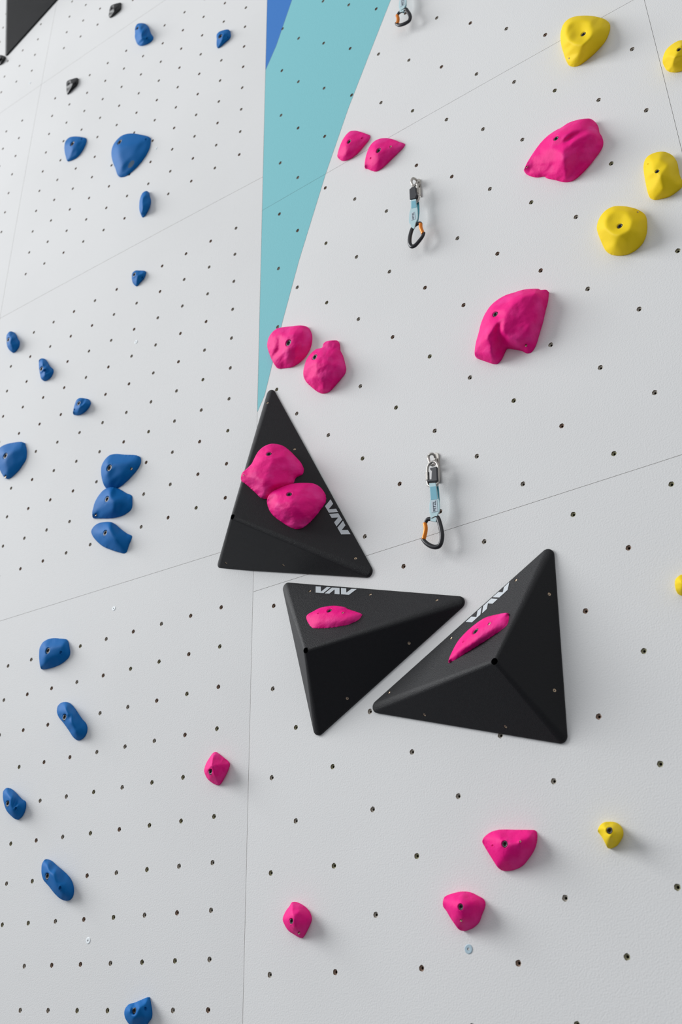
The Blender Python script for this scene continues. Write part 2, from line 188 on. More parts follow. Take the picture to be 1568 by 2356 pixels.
NUTS={"L":[[-96.4,1606.1],[-197.9,1607.0],[-400.2,1609.4],[-500.9,1610.8],[-601.2,1612.4],[-701.2,1614.1],[-800.8,1615.9],[-97.6,1706.0],[-199.5,1706.8],[-301.1,1707.8],[-402.5,1709.0],[-503.6,1710.3],[-604.3,1711.7],[-704.7,1713.2],[-804.6,1714.9],[-98.7,1806.9],[-200.9,1807.7],[-302.9,1808.6],[-404.6,1809.6],[-506.0,1810.7],[-607.1,1812.0],[-707.9,1813.3],[-808.2,1814.8],[-99.7,1908.8],[-202.2,1909.4],[-304.5,1910.2],[-406.5,1911.1],[-508.3,1912.1],[-710.7,1914.4],[-811.4,1915.7],[-100.6,2011.4],[-203.3,2011.9],[-305.9,2012.6],[-408.2,2013.4],[-510.2,2014.2],[-612.0,2015.2],[-713.3,2016.2],[-814.3,2017.3],[-914.9,2018.5],[-204.3,2115.1],[-307.1,2115.7],[-409.7,2116.3],[-512.0,2117.1],[-614.0,2117.9],[-715.7,2118.8],[-917.8,2120.7],[-102.0,2218.5],[-205.2,2218.9],[-308.2,2219.4],[-411.0,2219.9],[-513.6,2220.5],[-615.8,2221.2],[-717.7,2221.9],[-819.3,2222.7],[-920.4,2223.5],[-102.5,2322.8],[-206.0,2323.1],[-309.2,2323.5],[-412.2,2324.0],[-515.0,2324.5],[-719.6,2325.6],[-821.4,2326.2],[-922.8,2326.9],[-103.0,2427.5],[-206.6,2427.8],[-310.0,2428.1],[-413.2,2428.5],[-516.1,2428.9],[-618.8,2429.3],[-721.2,2429.8],[-823.2,2430.2],[-924.9,2430.8],[-103.4,2532.6],[-207.1,2532.8],[-310.7,2533.0],[-414.0,2533.3],[-517.2,2533.6],[-620.0,2533.9],[-824.8,2534.6],[-926.7,2535.0],[-1028.2,2535.4],[-104.1,2848.8],[-208.1,2849.0],[-312.0,2849.1],[-415.7,2849.3],[-622.6,2849.4],[-725.6,2849.5],[-828.4,2849.5],[-930.8,2849.5],[-1032.9,2849.6],[-104.2,2954.4],[-208.2,2954.6],[-312.2,2954.7],[-416.0,2954.8],[-726.2,2954.9],[-829.1,2954.8],[-931.7,2954.8],[-1033.9,2954.7],[-104.2,3060.1],[-208.3,3060.2],[-312.3,3060.4],[-416.2,3060.4],[-623.4,3060.4],[-726.7,3060.4],[-829.7,3060.2],[-932.4,3060.1],[-1034.8,3059.9],[-1136.8,3059.7],[-104.2,3165.6],[-208.3,3165.8],[-312.3,3165.9],[-416.3,3166.0],[-520.0,3166.0],[-623.6,3166.0],[-727.0,3165.9],[-830.1,3165.7],[-932.9,3165.5],[-1035.4,3165.2],[-1137.6,3164.9],[-104.0,3271.0],[-208.2,3271.3],[-312.2,3271.4],[-416.2,3271.5],[-520.0,3271.5],[-623.7,3271.5],[-727.1,3271.3],[-830.3,3271.1],[-933.2,3270.9],[-1138.1,3270.1],[-103.9,3376.3],[-208.0,3376.6],[-312.1,3376.8],[-416.0,3376.9],[-519.9,3376.9],[-623.6,3376.9],[-830.4,3376.5],[-933.4,3376.2],[-1036.1,3375.8],[-1138.5,3375.4],[-103.7,3481.4],[-207.7,3481.7],[-311.8,3482.0],[-415.8,3482.2],[-519.7,3482.2],[-623.4,3482.2],[-726.9,3482.0],[-830.2,3481.8],[-933.3,3481.4],[-1036.1,3481.0],[-1138.6,3480.5],[-103.4,3586.2],[-207.4,3586.7],[-311.5,3587.0],[-415.4,3587.2],[-519.3,3587.3],[-623.0,3587.3],[-726.6,3587.1],[-830.0,3586.9],[-1036.0,3586.1],[-1138.6,3585.6],[-103.1,3690.8],[-207.0,3691.3],[-311.0,3691.7],[-415.0,3692.0],[-518.8,3692.2],[-622.6,3692.2],[-726.2,3692.1],[-829.6,3691.8],[-932.7,3691.5],[-1035.7,3691.1],[-1138.3,3690.5],[-102.7,3795.0],[-206.6,3795.7],[-310.5,3796.2],[-414.5,3796.5],[-622.0,3796.8],[-725.6,3796.8],[-829.0,3796.6],[-932.2,3796.2],[-1035.2,3795.8],[-101.3,4105.4],[-204.9,4106.5],[-308.6,4107.4],[-412.3,4108.1],[-619.6,4109.0],[-723.1,4109.1],[-826.5,4109.1],[-929.7,4108.9],[-1032.7,4108.6],[-1135.5,4108.1],[-1340.3,4106.7],[-100.7,4208.1],[-204.3,4209.4],[-307.9,4210.4],[-411.5,4211.2],[-515.1,4211.9],[-618.6,4212.3],[-722.1,4212.5],[-825.4,4212.6],[-928.6,4212.5],[-1031.6,4212.2],[-1134.4,4211.8],[-1339.3,4210.5],[-100.1,4310.3],[-203.5,4311.7],[-307.0,4312.9],[-410.5,4313.9],[-514.1,4314.7],[-617.5,4315.2],[-721.0,4315.6],[-824.3,4315.8],[-927.4,4315.7],[-1030.4,4315.5],[-1133.2,4315.2],[-1338.1,4313.9],[-99.5,4411.9],[-202.8,4413.6],[-306.1,4415.0],[-409.5,4416.1],[-513.0,4417.0],[-719.7,4418.2],[-822.9,4418.5],[-926.1,4418.6],[-1029.0,4418.5],[-1131.8,4418.2],[-1336.7,4417.1],[-1438.7,4416.2],[-98.8,4513.1],[-202.0,4514.9],[-305.2,4516.5],[-408.5,4517.9],[-511.8,4518.9],[-615.1,4519.8],[-821.5,4520.8],[-924.6,4521.0],[-1027.5,4521.0],[-1130.3,4520.8],[-1335.1,4519.8],[-1437.2,4519.1],[-98.1,4613.7],[-201.1,4615.8],[-304.2,4617.6],[-407.3,4619.1],[-510.5,4620.4],[-613.7,4621.4],[-716.9,4622.1],[-820.0,4622.7],[-1025.9,4623.1],[-1128.6,4623.0],[-1333.4,4622.2],[-1435.5,4621.5],[-97.4,4713.7],[-303.1,4718.1],[-406.2,4719.8],[-509.2,4721.2],[-612.3,4722.4],[-715.4,4723.4],[-818.4,4724.1],[-921.3,4724.5],[-1024.1,4724.7],[-1126.8,4724.8],[-1331.5,4724.1],[-1433.6,4723.5],[-96.6,4813.2],[-199.3,4815.8],[-302.0,4818.0],[-404.9,4820.0],[-507.8,4821.6],[-610.8,4823.0],[-713.8,4824.1],[-816.7,4825.0],[-919.5,4825.6],[-1022.2,4825.9],[-1124.8,4826.1],[-1329.5,4825.7],[-1431.6,4825.2],[-1533.4,4824.5],[-95.9,4912.1],[-198.3,4914.9],[-300.9,4917.4],[-403.6,4919.6],[-506.4,4921.4],[-609.2,4923.0],[-712.1,4924.3],[-814.9,4925.3],[-917.6,4926.1],[-1020.3,4926.6],[-1122.8,4926.9],[-1327.4,4926.7],[-1429.4,4926.3],[-1531.2,4925.7],[-197.3,5013.4],[-299.7,5016.2],[-402.2,5018.6],[-504.9,5020.7],[-710.3,5024.0],[-813.0,5025.2],[-915.6,5026.1],[-1120.6,5027.2],[-1325.1,5027.3],[-1427.1,5027.1],[-1528.8,5026.6],[-500.0,5314.8],[-602.2,5317.3],[-704.5,5319.5],[-909.1,5322.9],[-1011.3,5324.1],[-1113.5,5325.1],[-1317.5,5326.1],[-1419.3,5326.3],[-1520.9,5326.2],[-1622.4,5325.8],[-702.4,5416.8],[-804.5,5418.9],[-906.7,5420.6],[-1008.8,5422.1],[-1110.9,5423.2],[-1314.7,5424.7],[-1416.5,5425.0],[-1518.0,5425.0],[-1619.4,5424.8],[-802.3,5515.8],[-904.3,5517.8],[-1006.3,5519.5],[-1108.2,5520.8],[-1311.8,5522.6],[-1413.5,5523.1],[-1515.0,5523.3],[-1616.3,5523.3],[-901.7,5614.3],[-1003.6,5616.2],[-1105.4,5617.8],[-1308.9,5620.0],[-1410.4,5620.7],[-1613.1,5621.2],[-1000.9,5712.4],[-1102.6,5714.2],[-1609.7,5718.5],[-1710.7,5718.6],[-1606.2,5815.4],[-1707.2,5815.5],[-1602.7,5911.6],[-1703.5,5911.9],[-1699.7,6007.8],[-1695.8,6103.0],[-1796.3,6103.5],[-1691.8,6197.7],[-1792.2,6198.3]],"R":[[143.2,1570.1],[347.8,1569.7],[552.6,1570.4],[756.8,1572.3],[959.8,1575.7],[245.4,1669.6],[450.8,1669.8],[656.2,1671.0],[860.7,1673.3],[348.3,1770.5],[760.1,1772.8],[964.6,1775.6],[245.2,1872.3],[451.9,1872.7],[141.7,1974.9],[348.7,1975.1],[555.8,1975.9],[762.6,1977.3],[968.1,1979.6],[245.1,2078.3],[452.6,2078.8],[660.1,2079.9],[866.7,2081.7],[141.2,2182.0],[349.0,2182.5],[970.5,2186.6],[868.4,2289.9],[140.8,2391.1],[972.1,2395.4],[453.6,2497.4],[662.0,2498.4],[869.4,2499.5],[1075.1,2500.9],[349.4,2602.3],[558.0,2603.2],[766.1,2604.1],[972.8,2605.2],[453.8,2708.2],[662.3,2709.0],[869.8,2709.8],[1075.5,2710.6],[349.4,2813.4],[558.2,2814.1],[766.2,2814.8],[972.9,2815.2],[1177.3,2815.6],[245.0,2918.6],[453.9,2919.3],[662.3,2919.9],[869.6,2920.2],[1075.1,2920.2],[140.5,3023.8],[349.5,3024.5],[558.2,3025.0],[972.3,3025.0],[1176.3,3024.5],[453.8,3130.2],[662.0,3130.3],[869.0,3130.0],[349.5,3235.2],[557.9,3235.3],[765.4,3235.0],[971.2,3234.1],[245.1,3340.1],[453.7,3340.3],[661.5,3339.9],[868.0,3338.9],[1072.4,3337.2],[140.8,3444.9],[349.4,3445.1],[557.4,3444.7],[764.4,3443.7],[1172.4,3439.2],[245.2,3549.6],[453.4,3549.3],[660.7,3548.3],[866.5,3546.5],[1070.2,3543.7],[141.1,3654.0],[349.3,3653.7],[556.8,3652.7],[763.2,3650.9],[967.7,3648.1],[1169.6,3644.2],[245.3,3757.9],[659.7,3755.2],[864.8,3752.3],[141.5,3861.7],[556.1,3859.2],[761.7,3856.4],[965.3,3852.4],[1166.2,3847.2],[245.4,3964.5],[452.5,3962.9],[658.4,3960.2],[862.7,3956.3],[1064.6,3951.0],[141.9,4067.8],[349.0,4066.3],[555.2,4063.7],[759.9,4059.8],[962.6,4054.6],[245.6,4169.3],[451.9,4166.8],[657.0,4163.1],[860.3,4158.0],[142.4,4272.0],[348.8,4269.6],[554.1,4266.0],[757.9,4261.0],[245.8,4372.1],[451.3,4368.6],[142.9,4474.1],[348.6,4470.8],[245.9,4572.6],[143.5,4673.9],[72.8,1670.1],[71.6,1872.5],[70.7,2078.2],[70.0,2286.2],[69.5,2496.0],[69.2,3129.0],[69.4,3339.6],[69.7,3549.4],[70.2,3758.0],[70.7,3965.2],[71.4,4170.6],[72.1,4374.0],[73.0,4575.3],[73.9,4774.3]]}
MISC={"vol":{"V1":{"base":[[48.2,3152.1,0.0],[380.2,2488.1,0.0],[-125.6,2648.7,0.0]],"apex":[41.5,2696.2,135.2]},"V2":{"base":[[97.7,2549.8,0.0],[622.3,2378.4,0.0],[201.3,2147.1,0.0]],"apex":[247.7,2315.7,104.0]},"V3":{"base":[[818.5,2447.4,0.0],[798.9,2040.2,0.0],[340.4,2184.9,0.0]],"apex":[715.2,2194.5,104.0]}},"vfr":{"V1":[[0.04822,0.0,3.15208],[0.44718,0.0,-0.89444],[0.75198,0.54146,0.37596],[0.48431,-0.84072,0.24213]],"V2":[[0.09766,0.0,2.54981],[0.95057,0.0,-0.31051],[0.2673,0.50886,0.8183],[0.158,-0.86085,0.4837]],"V3":[[0.34036,0.0,2.18489],[0.87663,0.0,0.48116],[-0.41173,0.51746,0.75014],[-0.24898,-0.85571,0.45362]]},"teal":[[0.0,3083.2],[25.0,3127.3],[33.1,3155.4],[88.0,3354.0],[146.2,3538.2],[246.1,3809.0],[334.3,4018.0],[420.5,4195.1],[505.0,4365.3],[1011.6,5386.3]],"blue":[[0.0,4428.8],[45.6,4513.4],[112.5,4687.6],[514.4,5733.0]],"discs":[["L",-491.6,4367.6,6],["L",-504.7,3530.7,6.5],["L",-497.5,2619.2,6.5],["L",-483.8,1762.0,8],["R",556.2,1698.6,9.5],["L",-1315.2,5247.8,6]],"tlv":[[-1534.6,5561.9,0.0],[-1804.6,7132.9,0.0],[-424.4,6067.3,0.0]],"vscrew":{"V1":[[53.7,3080.3,17.5],[147.0,2902.5,15.0],[330.4,2544.4,12.5],[-77.8,2646.9,18.0],[118.5,2586.3,20.4]],"V2":[[195.2,2495.8,12.4],[368.3,2444.3,9.6],[542.3,2387.5,9.6],[466.8,2309.9,12.3],[298.9,2218.8,13.1]],"V3":[[733.9,2384.2,8.9],[572.0,2295.4,8.8],[409.7,2209.1,7.3],[496.7,2148.7,10.7],[681.4,2092.8,12.6],[802.0,2337.1,12.8],[790.8,2142.1,14.8]]},"tlva":[-1328.2,6197.0,260.0],"qds":[{"plate":[[556.0,2753.5,4.0],[559.8,2753.5,4.0],[563.4,2751.5,4.0],[566.1,2745.6,4.0],[566.7,2727.2,4.0],[564.2,2674.6,4.0],[559.9,2673.6,4.0],[557.4,2682.2,4.0],[557.4,2718.3,4.0],[555.3,2737.3,4.0]],"ring":[[549.7,2741.9,20.0],[557.3,2743.5,20.0],[560.9,2741.8,14.0],[559.8,2735.1,8.0],[561.3,2719.9,14.0],[558.9,2711.8,22.0],[554.4,2717.9,24.0],[551.2,2729.9,24.0]],"link":[[554.3,2715.9,26.0],[563.2,2718.8,26.0],[571.5,2713.5,26.0],[575.9,2702.4,26.0],[575.4,2678.8,26.0],[573.0,2660.7,26.0],[566.2,2654.2,26.0],[556.5,2655.6,26.0],[547.7,2662.7,26.0],[545.5,2677.0,26.0],[546.4,2694.6,26.0],[548.9,2709.3,26.0]],"sleeve":[[547.0,2695.6,26.0],[546.3,2675.5,26.0]],"keep":[[558.3,2700.5,32.0],[576.6,2698.1,32.0],[575.9,2661.7,32.0],[554.8,2666.1,32.0],[548.5,2668.2,32.0],[548.5,2673.5,32.0],[560.0,2670.8,32.0],[562.7,2692.4,32.0],[558.6,2695.6,32.0]],"sl":[[552.8,2663.8,32.0],[553.5,2645.9,32.0],[554.0,2626.0,32.0],[550.8,2614.2,32.0],[549.0,2591.8,32.0],[550.6,2583.3,32.0],[549.7,2569.9,32.0]],"sr":[[570.0,2659.2,32.0],[571.4,2640.1,32.0],[572.9,2623.3,32.0],[576.0,2610.8,32.0],[574.9,2587.1,32.0],[569.0,2578.7,32.0],[564.3,2563.2,32.0]],"bl":[[561.8,2663.4,20.0],[564.3,2637.9,20.0],[562.6,2603.7,20.0],[553.4,2576.7,20.0]],"br":[[568.4,2661.2,20.0],[569.1,2636.4,20.0],[567.9,2602.0,20.0],[558.2,2575.2,20.0]],"pan":[[555.3,2653.0,33.2],[570.4,2650.4,33.2],[571.8,2617.4,33.2],[555.3,2620.4,33.2]],"lab":[[555.8,2617.9,33.2],[570.5,2615.6,33.2],[570.9,2586.8,33.2],[554.4,2588.5,33.2]],"spine":[[534.9,2571.3,28.0],[540.4,2577.7,28.0],[553.6,2575.3,28.0],[565.6,2575.6,28.0],[570.7,2561.6,28.0],[573.6,2545.0,28.0],[575.0,2531.1,28.0],[572.8,2516.2,28.0],[566.8,2506.3,28.0],[557.2,2505.7,28.0],[544.5,2512.1,28.0],[533.2,2522.7,28.0],[527.1,2531.7,28.0],[524.4,2537.0,28.0]],"gate":[[533.2,2570.7,28.0],[534.6,2558.9,28.0],[533.1,2549.1,28.0],[527.6,2533.3,28.0]]},{"plate":[[558.4,3598.9,4.0],[561.9,3598.3,4.0],[565.9,3595.4,4.0],[567.6,3588.1,4.0],[567.9,3580.0,4.0],[565.5,3531.8,4.0],[558.3,3538.6,4.0],[560.1,3580.7,4.0],[557.5,3588.9,4.0]],"ring":[[552.8,3581.4,24.0],[556.6,3588.6,22.0],[559.1,3590.0,14.0],[559.8,3588.3,8.0],[560.5,3572.8,14.0],[557.4,3561.2,22.0],[553.8,3567.7,24.0]],"link":[[558.9,3552.7,26.0],[569.7,3556.6,26.0],[571.3,3541.4,26.0],[569.4,3523.2,26.0],[573.2,3509.4,26.0],[567.3,3497.5,26.0],[557.0,3498.5,26.0],[549.5,3510.5,26.0],[549.2,3535.2,26.0],[552.4,3550.1,26.0]],"sleeve":[[569.8,3539.7,26.0],[569.1,3523.4,26.0]],"keep":[[550.8,3542.3,34.0],[559.7,3545.4,34.0],[569.4,3542.2,34.0],[570.6,3520.2,34.0],[573.7,3512.7,34.0],[567.6,3502.2,34.0],[550.0,3507.8,34.0]],"sl":[[551.3,3506.6,34.0],[551.3,3489.4,34.0],[550.4,3477.3,34.0],[546.5,3466.8,34.0],[543.0,3433.7,34.0],[547.6,3423.6,34.0],[548.3,3415.8,34.0]],"sr":[[568.3,3499.9,34.0],[568.2,3479.6,34.0],[569.8,3471.1,34.0],[570.5,3459.4,34.0],[568.9,3432.8,34.0],[563.5,3423.3,34.0],[557.3,3404.5,34.0]],"bl":[[559.5,3509.2,20.0],[561.6,3486.2,20.0],[560.9,3456.2,20.0],[552.6,3432.1,20.0]],"br":[[567.8,3503.0,20.0],[567.4,3477.8,20.0],[564.8,3454.0,20.0],[558.2,3429.0,20.0]],"pan":[[554.9,3499.1,35.2],[566.8,3494.7,35.2],[568.1,3471.2,35.2],[553.1,3476.1,35.2]],"lab":[[551.7,3461.7,35.2],[561.3,3460.0,35.2],[563.2,3433.8,35.2],[550.2,3436.2,35.2]],"spine":[[574.9,3413.8,28.0],[573.0,3418.6,28.0],[565.2,3421.7,28.0],[554.9,3420.1,28.0],[547.6,3413.0,28.0],[541.6,3398.9,28.0],[538.1,3382.4,28.0],[538.7,3367.3,28.0],[544.4,3356.9,28.0],[553.4,3355.7,28.0],[566.2,3363.4,28.0],[578.1,3373.9,28.0],[582.0,3382.8,28.0]],"gate":[[574.0,3416.8,28.0],[573.8,3404.6,28.0],[576.0,3393.5,28.0],[579.6,3380.4,28.0]]},{"spine":[[542.8,4235.9,28.0],[549.1,4243.0,28.0],[559.9,4241.5,28.0],[571.6,4240.5,28.0],[578.5,4224.1,28.0],[584.0,4207.7,28.0],[585.5,4192.1,28.0],[581.1,4182.5,28.0],[568.4,4181.8,28.0],[555.0,4185.9,28.0],[545.5,4192.2,28.0],[538.2,4202.7,28.0],[536.5,4208.3,28.0]],"gate":[[541.4,4237.0,28.0],[544.0,4225.2,28.0],[543.7,4213.4,28.0],[540.1,4201.8,28.0]],"plate":[[558.5,4422.2,4.0],[562.3,4422.2,4.0],[565.9,4420.2,4.0],[568.6,4414.3,4.0],[569.2,4395.9,4.0],[566.7,4343.3,4.0],[562.4,4342.3,4.0],[559.9,4350.9,4.0],[559.9,4387.0,4.0],[557.8,4406.0,4.0]],"ring":[[552.2,4410.6,20.0],[559.8,4412.2,20.0],[563.4,4410.5,14.0],[562.3,4403.8,8.0],[563.8,4388.6,14.0],[561.4,4380.5,22.0],[556.9,4386.6,24.0],[553.7,4398.6,24.0]],"link":[[556.8,4384.6,26.0],[565.7,4387.5,26.0],[574.0,4382.2,26.0],[578.4,4371.1,26.0],[577.9,4347.5,26.0],[575.5,4329.4,26.0],[568.7,4322.9,26.0],[559.0,4324.3,26.0],[550.2,4331.4,26.0],[548.0,4345.7,26.0],[548.9,4363.3,26.0],[551.4,4378.0,26.0]],"sleeve":[[549.5,4364.3,26.0],[548.8,4344.2,26.0]],"keep":[[560.8,4369.2,32.0],[579.1,4366.8,32.0],[578.4,4330.4,32.0],[557.3,4334.8,32.0],[551.0,4336.9,32.0],[551.0,4342.2,32.0],[562.5,4339.5,32.0],[565.2,4361.1,32.0],[561.1,4364.3,32.0]],"sl":[[555.3,4332.5,32.0],[556.0,4314.6,32.0],[556.5,4294.7,32.0],[553.3,4282.9,32.0],[551.5,4260.5,32.0],[553.1,4252.0,32.0],[552.2,4238.6,32.0]],"sr":[[572.5,4327.9,32.0],[573.9,4308.8,32.0],[575.4,4292.0,32.0],[578.5,4279.5,32.0],[577.4,4255.8,32.0],[571.5,4247.4,32.0],[566.8,4231.9,32.0]],"bl":[[564.3,4332.1,20.0],[566.8,4306.6,20.0],[565.1,4272.4,20.0],[555.9,4245.4,20.0]],"br":[[570.9,4329.9,20.0],[571.6,4305.1,20.0],[570.4,4270.7,20.0],[560.7,4243.9,20.0]],"pan":[[557.8,4321.7,33.2],[572.9,4319.1,33.2],[574.3,4286.1,33.2],[557.8,4289.1,33.2]],"lab":[[558.3,4286.6,33.2],[573.0,4284.3,33.2],[573.4,4255.5,33.2],[556.9,4257.2,33.2]]}],"glyph":[[[-1.9,-8.3],[14.4,-8.0],[25.5,-24.1],[32.6,-7.4],[44.6,-7.2],[35.8,-27.8],[11.6,-28.4]],[[48.8,-8.0],[71.8,-7.1],[84.9,-27.3],[70.1,-27.5],[60.9,-13.3],[54.2,-27.9],[40.3,-28.4]],[[76.1,-6.7],[92.2,-6.9],[101.0,-20.3],[107.9,-7.2],[123.3,-6.2],[112.8,-26.4],[89.4,-26.8]]]}
